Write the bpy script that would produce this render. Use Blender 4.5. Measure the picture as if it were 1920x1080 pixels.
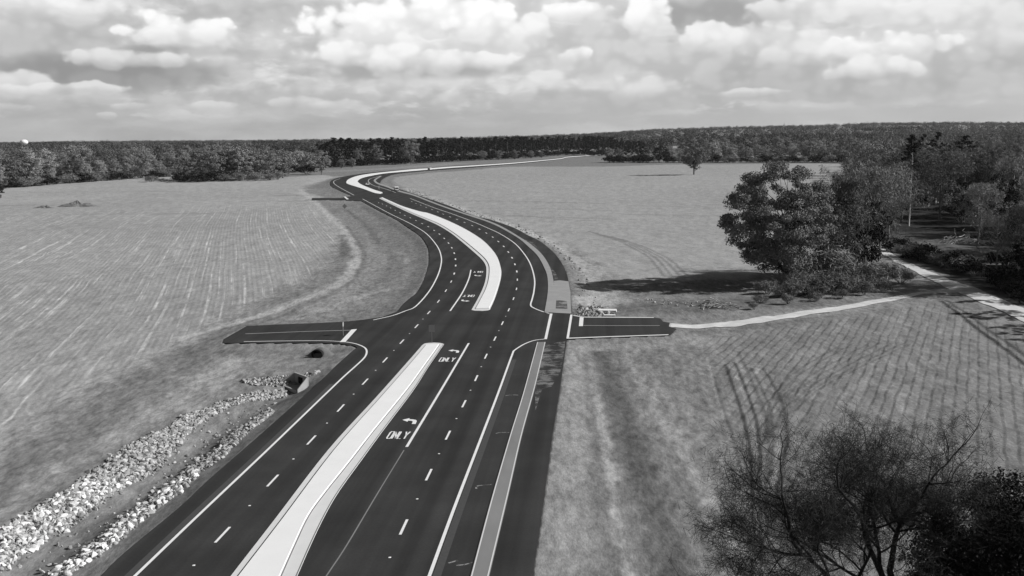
import bpy, bmesh, math, random
import numpy as np
from mathutils import Vector, Matrix
from mathutils.geometry import tessellate_polygon

R = math.radians
for o in list(bpy.data.objects):
    bpy.data.objects.remove(o)
scene = bpy.context.scene
COL = scene.collection

# ------------------------------------------------------------------ camera
CAM_H = 28.0
F_PX = 2000.0                 # focal length in pixels of the 1920 wide photograph
PITCH = math.atan(283.0 / F_PX)
ROLL = math.atan(0.0095)
cp, sp = math.cos(PITCH), math.sin(PITCH)
FWD = Vector((0, cp, -sp)); UP0 = Vector((0, sp, cp)); RT0 = Vector((1, 0, 0))
UPV = (UP0 * math.cos(ROLL) + RT0 * math.sin(ROLL)).normalized()
RTV = (RT0 * math.cos(ROLL) - UP0 * math.sin(ROLL)).normalized()
cam = bpy.data.cameras.new('camera')
cam.sensor_width = 36.0
cam.lens = 36.0 * F_PX / 1920.0
cam.clip_start = 0.5
cam.clip_end = 60000
camo = bpy.data.objects.new('camera', cam)
COL.objects.link(camo)
mw = Matrix((( RTV.x, UPV.x, -FWD.x, 0), (RTV.y, UPV.y, -FWD.y, 0), (RTV.z, UPV.z, -FWD.z, CAM_H), (0, 0, 0, 1)))
camo.matrix_world = mw
scene.camera = camo

def ray(x, y):
    return FWD * F_PX + RTV * (x - 960.0) + UPV * (540.0 - y)

def G(x, y, z=0.0):
    """the ground point that a spot of the photograph stands on"""
    d = ray(x, y)
    t = (z - CAM_H) / d.z
    return (d.x * t, d.y * t)

def azel(x, y):
    d = ray(x, y).normalized()
    return math.atan2(d.x, d.y), math.asin(d.z)

# ------------------------------------------------------------------ sun, exposure
SUN_EL, SUN_AZ = 33.0, 92.0        # azimuth from +Y towards +X: the sun stands to the right
EXPO = 0.25
scene.view_settings.view_transform = 'Standard'
scene.view_settings.look = 'None'
scene.view_settings.gamma = 1.0
scene.view_settings.exposure = EXPO
sd = Vector((math.sin(R(SUN_AZ)) * math.cos(R(SUN_EL)), math.cos(R(SUN_AZ)) * math.cos(R(SUN_EL)), math.sin(R(SUN_EL))))
sun = bpy.data.lights.new('sun', 'SUN')
sun.energy = 4.6
sun.angle = R(0.5)
sun.color = (1.0, 0.995, 0.99)
suno = bpy.data.objects.new('sun', sun)
suno.rotation_euler = (-sd).to_track_quat('-Z', 'Y').to_euler()
COL.objects.link(suno)

def lin(s):
    s = s / 255.0
    return s / 12.92 if s <= 0.04045 else ((s + 0.055) / 1.055) ** 2.4

# ------------------------------------------------------------------ world: clear dark sky overhead, cumulus low ahead
world = bpy.data.worlds.new('World')
scene.world = world
world.use_nodes = True
wt = world.node_tree
wt.nodes.clear()

class NB:
    """small node builder"""
    def __init__(s, tree): s.t = tree
    def n(s, typ, **kw):
        nd = s.t.nodes.new(typ)
        for k, v in kw.items(): setattr(nd, k, v)
        return nd
    def put(s, sock, v):
        if hasattr(v, 'is_output'): s.t.links.new(v, sock)
        elif v is not None: sock.default_value = v
    def m(s, op, a=None, b=None, c=None, clamp=False):
        nd = s.n('ShaderNodeMath', operation=op, use_clamp=clamp)
        s.put(nd.inputs[0], a); s.put(nd.inputs[1], b)
        if c is not None: s.put(nd.inputs[2], c)
        return nd.outputs[0]
    def noise(s, vec, scale=1.0, detail=4.0, rough=0.5, dim='3D', lac=2.0, dist=0.0):
        nd = s.n('ShaderNodeTexNoise', noise_dimensions=dim)
        s.put(nd.inputs['Vector'], vec)
        nd.inputs['Scale'].default_value = scale
        nd.inputs['Detail'].default_value = detail
        nd.inputs['Roughness'].default_value = rough
        nd.inputs['Lacunarity'].default_value = lac
        nd.inputs['Distortion'].default_value = dist
        return nd.outputs[0]
    def vec(s, x, y, z=0.0):
        nd = s.n('ShaderNodeCombineXYZ')
        s.put(nd.inputs[0], x); s.put(nd.inputs[1], y); s.put(nd.inputs[2], z)
        return nd.outputs[0]
    def sstep(s, v, a, b, lo=0.0, hi=1.0):
        nd = s.n('ShaderNodeMapRange', interpolation_type='SMOOTHSTEP')
        s.put(nd.inputs[0], v)
        for i, q in enumerate((a, b, lo, hi)): s.put(nd.inputs[1 + i], q)
        return nd.outputs[0]
    def mix(s, f, a, b):
        return s.m('ADD', a, s.m('MULTIPLY', f, s.m('SUBTRACT', b, a)))

W = NB(wt)
WSTR = 0.1
sky = W.n('ShaderNodeTexSky', sky_type='NISHITA')
sky.sun_disc = False
sky.sun_elevation = R(SUN_EL)
sky.sun_rotation = R(SUN_AZ)
sep = W.n('ShaderNodeSeparateColor')
wt.links.new(sky.outputs[0], sep.inputs[0])
sky_red = W.m('MULTIPLY', sep.outputs[0], 0.55)      # black and white film behind a red filter: the red of the sky alone
tc = W.n('ShaderNodeTexCoord')
sx = W.n('ShaderNodeSeparateXYZ')
wt.links.new(tc.outputs['Generated'], sx.inputs[0])
S0 = W.m('MULTIPLY', W.m('ARCTAN2', sx.outputs[0], sx.outputs[1]), 2000.0)
T0 = W.m('MULTIPLY', W.m('ARCSINE', sx.outputs[2]), 2000.0)
# billowing warp of the cloud outlines
nv = W.vec(W.m('DIVIDE', S0, 90.0), W.m('DIVIDE', T0, 60.0))
w1 = W.m('SUBTRACT', W.noise(nv, 1.0, 6.0, 0.62, '2D'), 0.5)
w2 = W.m('SUBTRACT', W.noise(W.vec(W.m('DIVIDE', S0, 70.0), W.m('DIVIDE', T0, 45.0), 3.7), 1.0, 5.0, 0.6), 0.5)
S1 = W.m('ADD', S0, W.m('MULTIPLY', w2, 40.0))
T1 = W.m('ADD', T0, W.m('MULTIPLY', w1, 26.0))
# background veil: lighter upwards, soft streaks
base = W.sstep(T0, 15.0, 230.0, lin(192), lin(220))
side = W.sstep(S0, -900.0, 700.0, 0.93, 1.07)
veil = W.noise(W.vec(W.m('DIVIDE', S1, 300.0), W.m('DIVIDE', T1, 70.0), 1.3), 1.0, 5.0, 0.55)
bri = W.m('MULTIPLY', W.m('MULTIPLY', base, side), W.sstep(veil, 0.28, 0.75, 0.80, 1.20))
# scattered cumulus from noise: lit above, grey below
pA = W.vec(W.m('DIVIDE', S1, 165.0), W.m('DIVIDE', T1, 62.0), 0.4)
pB = W.vec(W.m('DIVIDE', S1, 165.0), W.m('DIVIDE', W.m('ADD', T1, 16.0), 62.0), 0.4)
dA = W.noise(pA, 1.0, 6.0, 0.58)
dB = W.noise(pB, 1.0, 6.0, 0.58)
covA = W.sstep(dA, 0.47, 0.60)
covA = W.m('MULTIPLY', covA, W.sstep(T0, 60.0, 130.0))
litA = W.sstep(W.m('SUBTRACT', dA, dB), -0.10, 0.13, lin(182), lin(238))
bri = W.mix(W.m('MULTIPLY', covA, 0.62), bri, litA)
# a low row of small far cumulus
pC = W.vec(W.m('DIVIDE', S1, 60.0), W.m('DIVIDE', T1, 17.0), 7.7)
dC = W.noise(pC, 1.0, 5.0, 0.55)
covC = W.m('MULTIPLY', W.sstep(dC, 0.50, 0.64), W.m('MULTIPLY', W.sstep(T0, 26.0, 50.0), W.sstep(T0, 120.0, 80.0)))
bri = W.mix(W.m('MULTIPLY', covC, 0.42), bri, lin(226))

CLOUDS = [   # photo x, y, half width, half height, brightness, strength, softness
    (200, 134, 180, 30, 158, .9, .9), (120, 60, 130, 30, 190, .5, .9), (500, 22, 120, 30, 186, .6, .9),
    (1340, 26, 150, 30, 172, .8, .9), (1480, 152, 210, 30, 184, .65, .9), (1810, 135, 150, 46, 190, .6, .9),
    (1110, 196, 170, 24, 183, .65, .8), (760, 134, 190, 13, 180, .8, .8), (1660, 215, 300, 14, 184, .6, .8),
    (500, 190, 170, 16, 183, .5, .8), (1120, 90, 90, 40, 203, .8, .7), (330, 96, 90, 9, 168, .8, .7),
    (90, 200, 160, 20, 180, .5, .9), (1290, 110, 70, 26, 200, .6, .8),
    (60, 70, 120, 22, 190, .6, .9), (980, 40, 50, 60, 200, .6, .9), (1600, 165, 200, 26, 184, .6, .9), (1130, 75, 70, 22, 206, .7, .6),
    (70, 14, 120, 24, 238, .85, .6), (335, 64, 84, 34, 246, .95, .35), (235, 112, 90, 16, 226, .8, .5),
    (35, 154, 46, 20, 244, .95, .35), (130, 165, 90, 9, 226, .8, .5),
    (780, 74, 170, 58, 246, .97, .35), (835, 30, 86, 36, 250, .97, .3), (690, 104, 84, 26, 240, .9, .4),
    (905, 52, 60, 46, 248, .97, .3), (830, 116, 120, 18, 238, .85, .4),
    (1085, 24, 64, 18, 246, .95, .3), (1215, 42, 52, 42, 246, .95, .3), (1000, 66, 34, 36, 238, .85, .35),
    (1330, 72, 46, 26, 240, .85, .4), (1425, 76, 80, 26, 232, .75, .5), (1080, 102, 28, 16, 246, .9, .35),
    (1030, 155, 46, 18, 234, .8, .4), (1230, 162, 60, 16, 232, .7, .5), (975, 170, 40, 16, 236, .7, .5),
    (1560, 18, 130, 22, 236, .7, .5), (1670, 92, 96, 28, 248, .95, .35), (1700, 80, 60, 22, 250, .9, .35),
    (1640, 130, 70, 20, 236, .8, .5), (1850, 40, 110, 40, 226, .6, .7), (1500, 100, 80, 22, 228, .6, .6),
    (400, 199, 44, 8, 228, .8, .4), (570, 192, 56, 9, 226, .7, .4), (640, 196, 40, 9, 226, .7, .4),
    (850, 182, 40, 14, 232, .8, .4), (250, 199, 36, 6, 222, .7, .4), (20, 199, 28, 7, 220, .7, .4),
    (200, 217, 14, 5, 224, .7, .4), (1400, 173, 52, 6, 236, .8, .4), (1485, 200, 60, 9, 214, .6, .6),
    
]
def puffs(sx_, sy_, z, det=0.0):
    """rounded cauliflower lumps"""
    nd = W.n('ShaderNodeTexVoronoi', voronoi_dimensions='2D', feature='SMOOTH_F1')
    W.put(nd.inputs['Vector'], W.vec(W.m('ADD', W.m('DIVIDE', SP, sx_), z), W.m('DIVIDE', TP, sy_)))
    nd.inputs['Scale'].default_value = 1.0; nd.inputs['Detail'].default_value = det
    nd.inputs['Roughness'].default_value = 0.5; nd.inputs['Smoothness'].default_value = 0.6
    return W.m('SUBTRACT', 0.45, nd.outputs['Distance'])
SP = W.m('ADD', S0, W.m('MULTIPLY', w2, 22.0)); TP = W.m('ADD', T0, W.m('MULTIPLY', w1, 16.0))
pf1 = puffs(64.0, 44.0, 3.3); pf2 = puffs(26.0, 20.0, 8.1)
fine_n = W.m('SUBTRACT', W.noise(W.vec(W.m('DIVIDE', S0, 40.0), W.m('DIVIDE', T0, 28.0), 9.1), 1.0, 7.0, 0.6), 0.5)
brk = W.m('ADD', W.m('ADD', W.m('MULTIPLY', pf1, 1.5), W.m('MULTIPLY', pf2, 1.0)), W.m('MULTIPLY', fine_n, 1.1))
CLOUDS.sort(key=lambda c: c[4] > 206)                # grey bases first, sunlit heads over them
for (x, y, rx, ry, val, amp, soft) in CLOUDS:
    a, e = azel(x, y)
    dark = val < 212
    if not dark and rx <= 60 and y > 140: amp *= .62; soft += .25
    u = W.m('DIVIDE', W.m('SUBTRACT', SP, a * 2000.0), rx * 1.06)
    v = W.m('DIVIDE', W.m('SUBTRACT', TP, e * 2000.0), ry * 1.06)
    r2 = W.m('ADD', W.m('MULTIPLY', u, u), W.m('MULTIPLY', v, v))
    if dark:
        g = W.m('MULTIPLY', W.sstep(W.m('SUBTRACT', 1.0, r2), -0.9, 0.9), min(1.0, amp * 1.2))
        bri = W.mix(g, bri, lin(val))
    else:
        # heads have a broken outline above and melt away into a greyer base below
        k = W.m('ADD', W.m('SUBTRACT', 1.35 if rx > 100 else 1.1, r2), brk)
        up = W.sstep(v, -1.0, 0.5)
        g = W.m('MULTIPLY', W.sstep(k, 0.02 - soft * 0.5, 0.30 + soft * 0.6, 0.0, amp), W.m('MULTIPLY_ADD', up, 0.45, 0.55))
        bri = W.mix(g, bri, W.mix(up, lin(min(val, 205)), lin(min(255, val + 4))))
lump = W.m('ADD', pf1, W.m('MULTIPLY', pf2, 0.6))
bri = W.m('MULTIPLY', bri, W.mix(W.sstep(T0, 25.0, 90.0), 1.0, W.sstep(lump, -0.30, 0.30, 0.90, 1.07)))
bri = W.m('DIVIDE', bri, WSTR * 2.0 ** EXPO)
low = W.sstep(sx.outputs[2], 0.135, 0.22)            # above the frame the sky clears
ahead = W.sstep(sx.outputs[1], -0.2, 0.45)
bank = W.m('MULTIPLY', ahead, W.m('SUBTRACT', 1.0, low))
bank = W.m('MAXIMUM', bank, 0.0)
fin = W.mix(bank, sky_red, bri)
cc = W.n('ShaderNodeCombineColor')
for i in range(3): wt.links.new(fin, cc.inputs[i])
bg = W.n('ShaderNodeBackground')
bg.inputs[1].default_value = WSTR
wt.links.new(cc.outputs[0], bg.inputs[0])
wo = W.n('ShaderNodeOutputWorld')
wt.links.new(bg.outputs[0], wo.inputs[0])

# ------------------------------------------------------------------ helpers
def tag(o, label=None, cat=None, group=None, kind=None):
    if label: o['label'] = label
    if cat: o['category'] = cat
    if group: o['group'] = group
    if kind: o['kind'] = kind
    return o

def link(o, parent=None):
    COL.objects.link(o)
    if parent is not None: o.parent = parent
    return o

def empty(name, loc=(0, 0, 0), rz=0.0, scale=1.0):
    o = bpy.data.objects.new(name, None)
    o.location = loc; o.rotation_euler = (0, 0, rz); o.scale = (scale,) * 3
    o.empty_display_size = 0.2
    return link(o)

def new_mesh(name, verts, faces, mat=None, smooth=False):
    """verts (n,3), faces: list of (m,k) index arrays"""
    verts = np.asarray(verts, dtype=np.float32)
    if not isinstance(faces, (list, tuple)): faces = [faces]
    faces = [np.asarray(f, dtype=np.int32) for f in faces if len(f)]
    me = bpy.data.meshes.new(name)
    me.vertices.add(len(verts))
    me.vertices.foreach_set('co', verts.ravel())
    nl = sum(f.size for f in faces); nf = sum(len(f) for f in faces)
    me.loops.add(nl); me.polygons.add(nf)
    me.loops.foreach_set('vertex_index', np.concatenate([f.ravel() for f in faces]))
    tot = np.concatenate([np.full(len(f), f.shape[1], np.int32) for f in faces])
    start = np.concatenate([[0], np.cumsum(tot)[:-1]]).astype(np.int32)
    me.polygons.foreach_set('loop_start', start)
    me.polygons.foreach_set('loop_total', tot)
    me.polygons.foreach_set('use_smooth', np.full(nf, bool(smooth)))
    if mat is not None: me.materials.append(mat)
    me.update(calc_edges=True)
    return me

def mesh_obj(name, verts, faces, mat, parent=None, smooth=False):
    return link(bpy.data.objects.new(name, new_mesh(name, verts, faces, mat, smooth)), parent)

class MB:
    """collects boxes, tubes and other shapes into one mesh"""
    def __init__(s): s.v = []; s.f3 = []; s.f4 = []; s.n = 0
    def add(s, v, f):
        v = np.asarray(v, float).reshape(-1, 3)
        for q in f: (s.f3 if len(q) == 3 else s.f4).append([i + s.n for i in q])
        s.v.append(v); s.n += len(v)
    def hexa(s, p):
        s.add(p, [(0, 3, 2, 1), (4, 5, 6, 7), (0, 1, 5, 4), (1, 2, 6, 5), (2, 3, 7, 6), (3, 0, 4, 7)])
    def box(s, x0, x1, y0, y1, z0, z1):
        s.hexa([(x0, y0, z0), (x1, y0, z0), (x1, y1, z0), (x0, y1, z0), (x0, y0, z1), (x1, y0, z1), (x1, y1, z1), (x0, y1, z1)])
    def poly_extrude(s, pts, n):
        """closed outline pts (3d) pushed along n"""
        k = len(pts); p = np.array(pts, float); q = p + np.array(n, float)
        f = [(i, (i + 1) % k, (i + 1) % k + k, i + k) for i in range(k)]
        for t in range(1, k - 1):
            f.append((0, t + 1, t)); f.append((k, k + t, k + t + 1))
        s.add(np.vstack([p, q]), f)
    def tube(s, pts, rad, sides=6, cap=True):
        pts = np.asarray(pts, float); n = len(pts)
        rad = np.broadcast_to(np.asarray(rad, float), (n,))
        vs = []
        for i in range(n):
            d = pts[min(i + 1, n - 1)] - pts[max(i - 1, 0)]
            d = d / (np.linalg.norm(d) + 1e-9)
            a = np.cross(d, (0, 0, 1.0) if abs(d[2]) < 0.9 else (1.0, 0, 0)); a /= np.linalg.norm(a)
            b = np.cross(d, a)
            for k in range(sides):
                t = 2 * math.pi * k / sides
                vs.append(pts[i] + rad[i] * (a * math.cos(t) + b * math.sin(t)))
        f = []
        for i in range(n - 1):
            for k in range(sides):
                k2 = (k + 1) % sides
                f.append((i * sides + k, i * sides + k2, (i + 1) * sides + k2, (i + 1) * sides + k))
        if cap:
            for t in range(1, sides - 1):
                f.append((0, t, t + 1)); o = (n - 1) * sides; f.append((o, o + t + 1, o + t))
        s.add(vs, f)
    def arrays(s):
        fs = []
        if s.f3: fs.append(np.array(s.f3))
        if s.f4: fs.append(np.array(s.f4))
        return np.vstack(s.v), fs
    def mesh(s, name, mat, smooth=False):
        v, f = s.arrays(); return new_mesh(name, v, f, mat, smooth)
    def build(s, name, mat, parent=None, smooth=False):
        return link(bpy.data.objects.new(name, s.mesh(name, mat, smooth)), parent)

def catmull(pts, sub=5):
    p = np.array(pts, float)
    if len(p) < 3: return p
    P = np.vstack([2 * p[0] - p[1], p, 2 * p[-1] - p[-2]])
    out = []
    for i in range(1, len(P) - 2):
        # centripetal-ish: plain uniform is enough for these evenly traced lines
        for t in np.linspace(0, 1, sub, endpoint=False):
            a, b, c, d = P[i - 1], P[i], P[i + 1], P[i + 2]
            out.append(0.5 * (2 * b + (c - a) * t + (2 * a - 5 * b + 4 * c - d) * t * t + (3 * b - a - 3 * c + d) * t ** 3))
    out.append(P[-2])
    return np.array(out)

def ground_line(img, sub=5):
    return np.array([G(x, y) for x, y in catmull(img, sub)])

def ext(line, dist, end=False):
    """carries a ground line straight on by dist metres"""
    l = np.asarray(line)
    if end:
        d = l[-1] - l[-2]; return np.vstack([l, l[-1] + d / np.linalg.norm(d) * dist])
    d = l[0] - l[1]; return np.vstack([l[0] + d / np.linalg.norm(d) * dist, l])

def offset(line, w):
    l = np.asarray(line, float)
    d = np.gradient(l, axis=0); d /= np.linalg.norm(d, axis=1)[:, None] + 1e-9
    return l + np.stack([d[:, 1], -d[:, 0]], 1) * w       # + is to the right of travel

def strip(line, w, z=0.012, w2=None):
    """flat ribbon of width w along a ground line"""
    a, b = offset(line, -w / 2), offset(line, (w if w2 is None else w2) / 2)
    n = len(a)
    v = np.vstack([np.c_[a, np.full(n, z)], np.c_[b, np.full(n, z)]])
    i = np.arange(n - 1)
    return v, np.stack([i, i + n, i + n + 1, i + 1], 1)

def between(a, b, z):
    n = len(a)
    v = np.vstack([np.c_[a, np.full(n, z)], np.c_[b, np.full(n, z)]])
    i = np.arange(n - 1)
    return v, np.stack([i, i + n, i + n + 1, i + 1], 1)

def resample(line, n):
    l = np.asarray(line, float)
    s = np.r_[0, np.cumsum(np.linalg.norm(np.diff(l, axis=0), axis=1))]
    t = np.linspace(0, s[-1], n)
    return np.stack([np.interp(t, s, l[:, k]) for k in range(l.shape[1])], 1)

def flat_poly(pts, z):
    tri = np.array(tessellate_polygon([[Vector((p[0], p[1], 0)) for p in pts]]))
    v = np.c_[np.asarray(pts), np.full(len(pts), z)]
    a = v[tri[:, 0]]; b = v[tri[:, 1]]; c = v[tri[:, 2]]
    cr = (b[:, 0] - a[:, 0]) * (c[:, 1] - a[:, 1]) - (b[:, 1] - a[:, 1]) * (c[:, 0] - a[:, 0])
    tri[cr < 0] = tri[cr < 0][:, ::-1]
    return v, tri

def slab(pts, z0, z1):
    """closed outline as a slab with sides"""
    v, tri = flat_poly(pts, z1)
    n = len(v)
    v2 = v.copy(); v2[:, 2] = z0
    i = np.arange(n); j = (i + 1) % n
    return np.vstack([v, v2]), [tri, np.stack([i, i + n, j + n, j], 1)]

# value noise on arrays
_rng = np.random.RandomState(5)
_tab = _rng.rand(256, 256)
def vnoise(x, y):
    xi = np.floor(x).astype(int); yi = np.floor(y).astype(int)
    fx = x - xi; fy = y - yi
    fx = fx * fx * (3 - 2 * fx); fy = fy * fy * (3 - 2 * fy)
    a = _tab[xi & 255, yi & 255]; b = _tab[(xi + 1) & 255, yi & 255]
    c = _tab[xi & 255, (yi + 1) & 255]; d = _tab[(xi + 1) & 255, (yi + 1) & 255]
    return (a * (1 - fx) + b * fx) * (1 - fy) + (c * (1 - fx) + d * fx) * fy
def fbm(x, y, oct=4):
    s = 0; a = 0.5; t = 0
    for k in range(oct):
        s = s + a * vnoise(x * 2 ** k + 17.3 * k, y * 2 ** k + 5.1 * k); t += a; a *= 0.55
    return s / t

def seg_dist(px, py, line):
    """distance from points to an open ground line"""
    best = np.full(px.shape, 1e18)
    for (ax, ay), (bx, by) in zip(line[:-1], line[1:]):
        dx, dy = bx - ax, by - ay
        L = dx * dx + dy * dy + 1e-12
        t = np.clip(((px - ax) * dx + (py - ay) * dy) / L, 0, 1)
        qx = px - ax - t * dx; qy = py - ay - t * dy
        np.minimum(best, qx * qx + qy * qy, out=best)
    return np.sqrt(best)

def in_poly(px, py, poly):
    ins = np.zeros(px.shape, bool)
    n = len(poly)
    for i in range(n):
        ax, ay = poly[i]; bx, by = poly[(i + 1) % n]
        if ay == by: continue
        c = (ay > py) != (by > py)
        ins ^= c & (px < (bx - ax) * (py - ay) / (by - ay) + ax)
    return ins

def sdist(px, py, poly):
    """signed distance, positive inside"""
    d = seg_dist(px, py, np.vstack([poly, poly[:1]]))
    return np.where(in_poly(px, py, poly), d, -d)

# ------------------------------------------------------------------ materials (all grey: a black and white photograph)
def material(name, base, rough=0.9, var=0.0, scale=1.0, bump=0.0, bscale=None, spec=0.2, stretch=None, detail=5.0, metal=0.0):
    m = bpy.data.materials.new(name); m.use_nodes = True
    t = m.node_tree; b = NB(t)
    p = t.nodes['Principled BSDF']
    p.inputs['Roughness'].default_value = rough
    p.inputs['Specular IOR Level'].default_value = spec
    p.inputs['Metallic'].default_value = metal
    if var or bump:
        co = b.n('ShaderNodeTexCoord').outputs['Object']
        if stretch:
            mp = b.n('ShaderNodeMapping'); mp.inputs['Scale'].default_value = stretch
            t.links.new(co, mp.inputs[0]); co = mp.outputs[0]
    if var:
        v = b.m('MULTIPLY_ADD', b.m('SUBTRACT', b.noise(co, scale, detail, 0.6), 0.5), 2.0 * var, 1.0)
        v = b.m('MULTIPLY', v, base)
        c = b.n('ShaderNodeCombineColor')
        for i in range(3): t.links.new(v, c.inputs[i])
        t.links.new(c.outputs[0], p.inputs['Base Color'])
    else:
        p.inputs['Base Color'].default_value = (base, base, base, 1)
    if bump:
        bn = b.n('ShaderNodeBump'); bn.inputs['Strength'].default_value = bump
        bn.inputs['Distance'].default_value = 0.1
        t.links.new(b.noise(co, bscale or scale * 3, 4.0, 0.6), bn.inputs['Height'])
        t.links.new(bn.outputs[0], p.inputs['Normal'])
    return m

def leaf_material(name, base, var=0.35, stands=0.0):
    """foliage: each leaf clump its own grey, no gloss"""
    m = bpy.data.materials.new(name); m.use_nodes = True
    t = m.node_tree; b = NB(t); p = t.nodes['Principled BSDF']
    g = b.n('ShaderNodeNewGeometry')
    oi = b.n('ShaderNodeObjectInfo')
    v = b.m('MULTIPLY_ADD', b.m('SUBTRACT', g.outputs['Random Per Island'], 0.5), 2 * var, 1.0)
    v2 = b.m('MULTIPLY_ADD', b.m('SUBTRACT', oi.outputs['Random'], 0.5), 0.5, 1.0)
    v = b.m('MULTIPLY', b.m('MULTIPLY', v, v2), base)
    if stands:          # whole stands of dark pine among the grey leafless woods
        co = b.n('ShaderNodeTexCoord').outputs['Object']
        v = b.m('MULTIPLY', v, b.sstep(b.noise(co, stands, 3.0, .6), .42, .56, .22, 1.1))
    c = b.n('ShaderNodeCombineColor')
    for i in range(3): t.links.new(v, c.inputs[i])
    t.links.new(c.outputs[0], p.inputs['Base Color'])
    p.inputs['Roughness'].default_value = 0.95
    p.inputs['Specular IOR Level'].default_value = 0.05
    return m

M = {}
M['paint'] = material('road_paint', 0.72, 0.7, 0.12, 1.5)
M['paint_faint'] = material('worn_paint', 0.26, 0.8, 0.5, 1.2)
M['line_far'] = material('yellow_paint_grey', 0.42, 0.7, 0.15, 1.0)
M['concrete'] = material('white_concrete', 0.74, 0.85, 0.07, 0.35)
M['gutter'] = material('gutter_concrete', 0.60, 0.85, 0.10, 0.5)
M['joint'] = material('concrete_joint', 0.16, 0.9)
M['strip_pale'] = material('pale_concrete_strip', 0.29, 0.9, 0.22, 0.4)
M['strip'] = material('unfinished_concrete', 0.20, 0.9, 0.30, 0.35, stretch=(1, 0.25, 1))
M['dust'] = material('dusty_pavement', 0.15, 0.9, 0.35, 0.3)
M['damp'] = material('damp_pavement', 0.085, 0.9, 0.3, 0.3)
M['rumble'] = material('milled_asphalt', 0.062, 0.95, 0.25, 3.0)
M['metal'] = material('galvanised_metal', 0.35, 0.5, 0.1, 2.0, spec=0.5)
M['sign_back'] = material('sign_back', 0.17, 0.6)
M['white'] = material('white_paint', 0.8, 0.4, 0.03, 1.0, spec=0.5)
M['glass'] = material('dark_glass', 0.02, 0.1, spec=0.6)
M['rubber'] = material('black_rubber', 0.02, 0.9)
M['dark'] = material('inside_shade', 0.008, 0.95)  # near-black colour standing in for shade inside the culvert and pipe
M['rock'] = None
M['stone'] = None
M['bark'] = material('grey_bark', 0.13, 0.95, 0.4, 1.5, stretch=(1, 1, 0.2))
M['bark_dark'] = material('dark_bark', 0.035, 0.95, 0.4, 1.5, stretch=(1, 1, 0.2))
M['bark_pale'] = material('pale_bark', 0.32, 0.95, 0.3, 1.5, stretch=(1, 1, 0.2))
M['deadwood'] = material('dead_wood', 0.30, 0.95, 0.3, 1.0)
M['rock'] = leaf_material('pale_rock', 0.41, 0.5)
M['stone'] = leaf_material('rubble_stone', 0.30, 0.45)
M['twig'] = leaf_material('bare_twigs', 0.20)
M['twig_far'] = leaf_material('far_bare_twigs', 0.21)
M['old_concrete'] = material('weathered_concrete', .30, .95, .25, 1.2)
M['twig_pale'] = leaf_material('pale_bare_twigs', 0.27)
M['twig_dim'] = leaf_material('dim_bare_twigs', 0.11)
M['oak_leaf'] = leaf_material('broad_leaves', 0.17, 0.3)
M['pine_leaf'] = leaf_material('pine_needles', 0.026, 0.5)
M['cedar_leaf'] = leaf_material('dark_evergreen_leaves', 0.022, 0.6)
M['shrub_leaf'] = leaf_material('dry_shrub', 0.18, 0.4)
M['far_leaf'] = leaf_material('far_woods', 0.088, 0.12, 1 / 420.0)

def stain(m, lo=.42, hi=.58, sc=.45):
    """a stain that thins out in patches over what it lies on"""
    t = m.node_tree; b = NB(t); co = b.n('ShaderNodeTexCoord').outputs['Object']
    t.links.new(b.sstep(b.noise(co, sc, 6.0, .65), lo, hi), t.nodes['Principled BSDF'].inputs['Alpha'])
stain(M['dust']); stain(M['damp'], .30, .62, .5); stain(M['paint_faint'], .35, .55, 2.0)
# ------------------------------------------------------------------ traced plan of the road (photo spots laid on the ground)
L_near = [(188.8, 1080), (235, 1035), (335, 952.5), (400, 892.5), (482.5, 820), (595, 720), (633, 683)]
L_curb = [(633, 683), (662, 657), (669, 651), (658, 647), (630, 644), (600, 642.8), (540, 642.5), (480, 642.8), (418, 643)]
L_sideend = [(420, 635.5), (463, 611)]
L_side = [(463, 611), (541, 607.5), (608, 605), (667, 601), (717, 594)]
L_taper = [(745, 584), (757, 569), (771, 557)]
L_mid = [(771, 557), (783, 547), (795.4, 524), (803, 499), (805, 481.5), (801.6, 462), (788, 442.5), (760, 423), (744, 412), (712.5, 396), (677.5, 376.8)]
L_side2 = [(640, 374.8), (585, 374.8), (585, 371.2), (640, 371), (660, 367.4)]
L_far = [(660, 367.4), (637.5, 357.5), (622, 350), (618.5, 344), (622.5, 337.5), (637.5, 332.5), (662.5, 328), (687.5, 324.3), (725, 320.6), (775, 316.4), (805, 314.6), (840, 311.8), (871, 310), (941.7, 305.8), (977, 303.2), (1048, 296.3), (1066, 293), (1126, 289)]
R_far = [(1132, 290.6), (1066, 295.5), (1048, 299.2), (977, 306.8), (941, 309.6), (888, 314), (800, 320.5), (750, 325.3), (731, 329), (720, 334), (714, 340), (716, 345), (750, 355), (787.5, 367.5), (840, 385), (888.5, 404.6), (919, 411.5), (963.6, 427), (988, 440), (1015, 454), (1041.6, 477), (1059, 504), (1067, 531), (1070.5, 560), (1071.5, 590)]
R_side = [(1093, 594.7), (1155, 595.7), (1227, 595.7)]
R_ragged = [(1238, 597), (1243, 603), (1256, 605), (1254, 612), (1268, 616), (1262, 623), (1254, 628.5)]
R_side_b = [(1254, 628.5), (1200, 630.2), (1130, 632.5), (1063, 635.5)]
R_near = [(1063, 635.5), (1048, 740), (1035, 820), (1020, 930), (998.7, 1080)]

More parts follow.
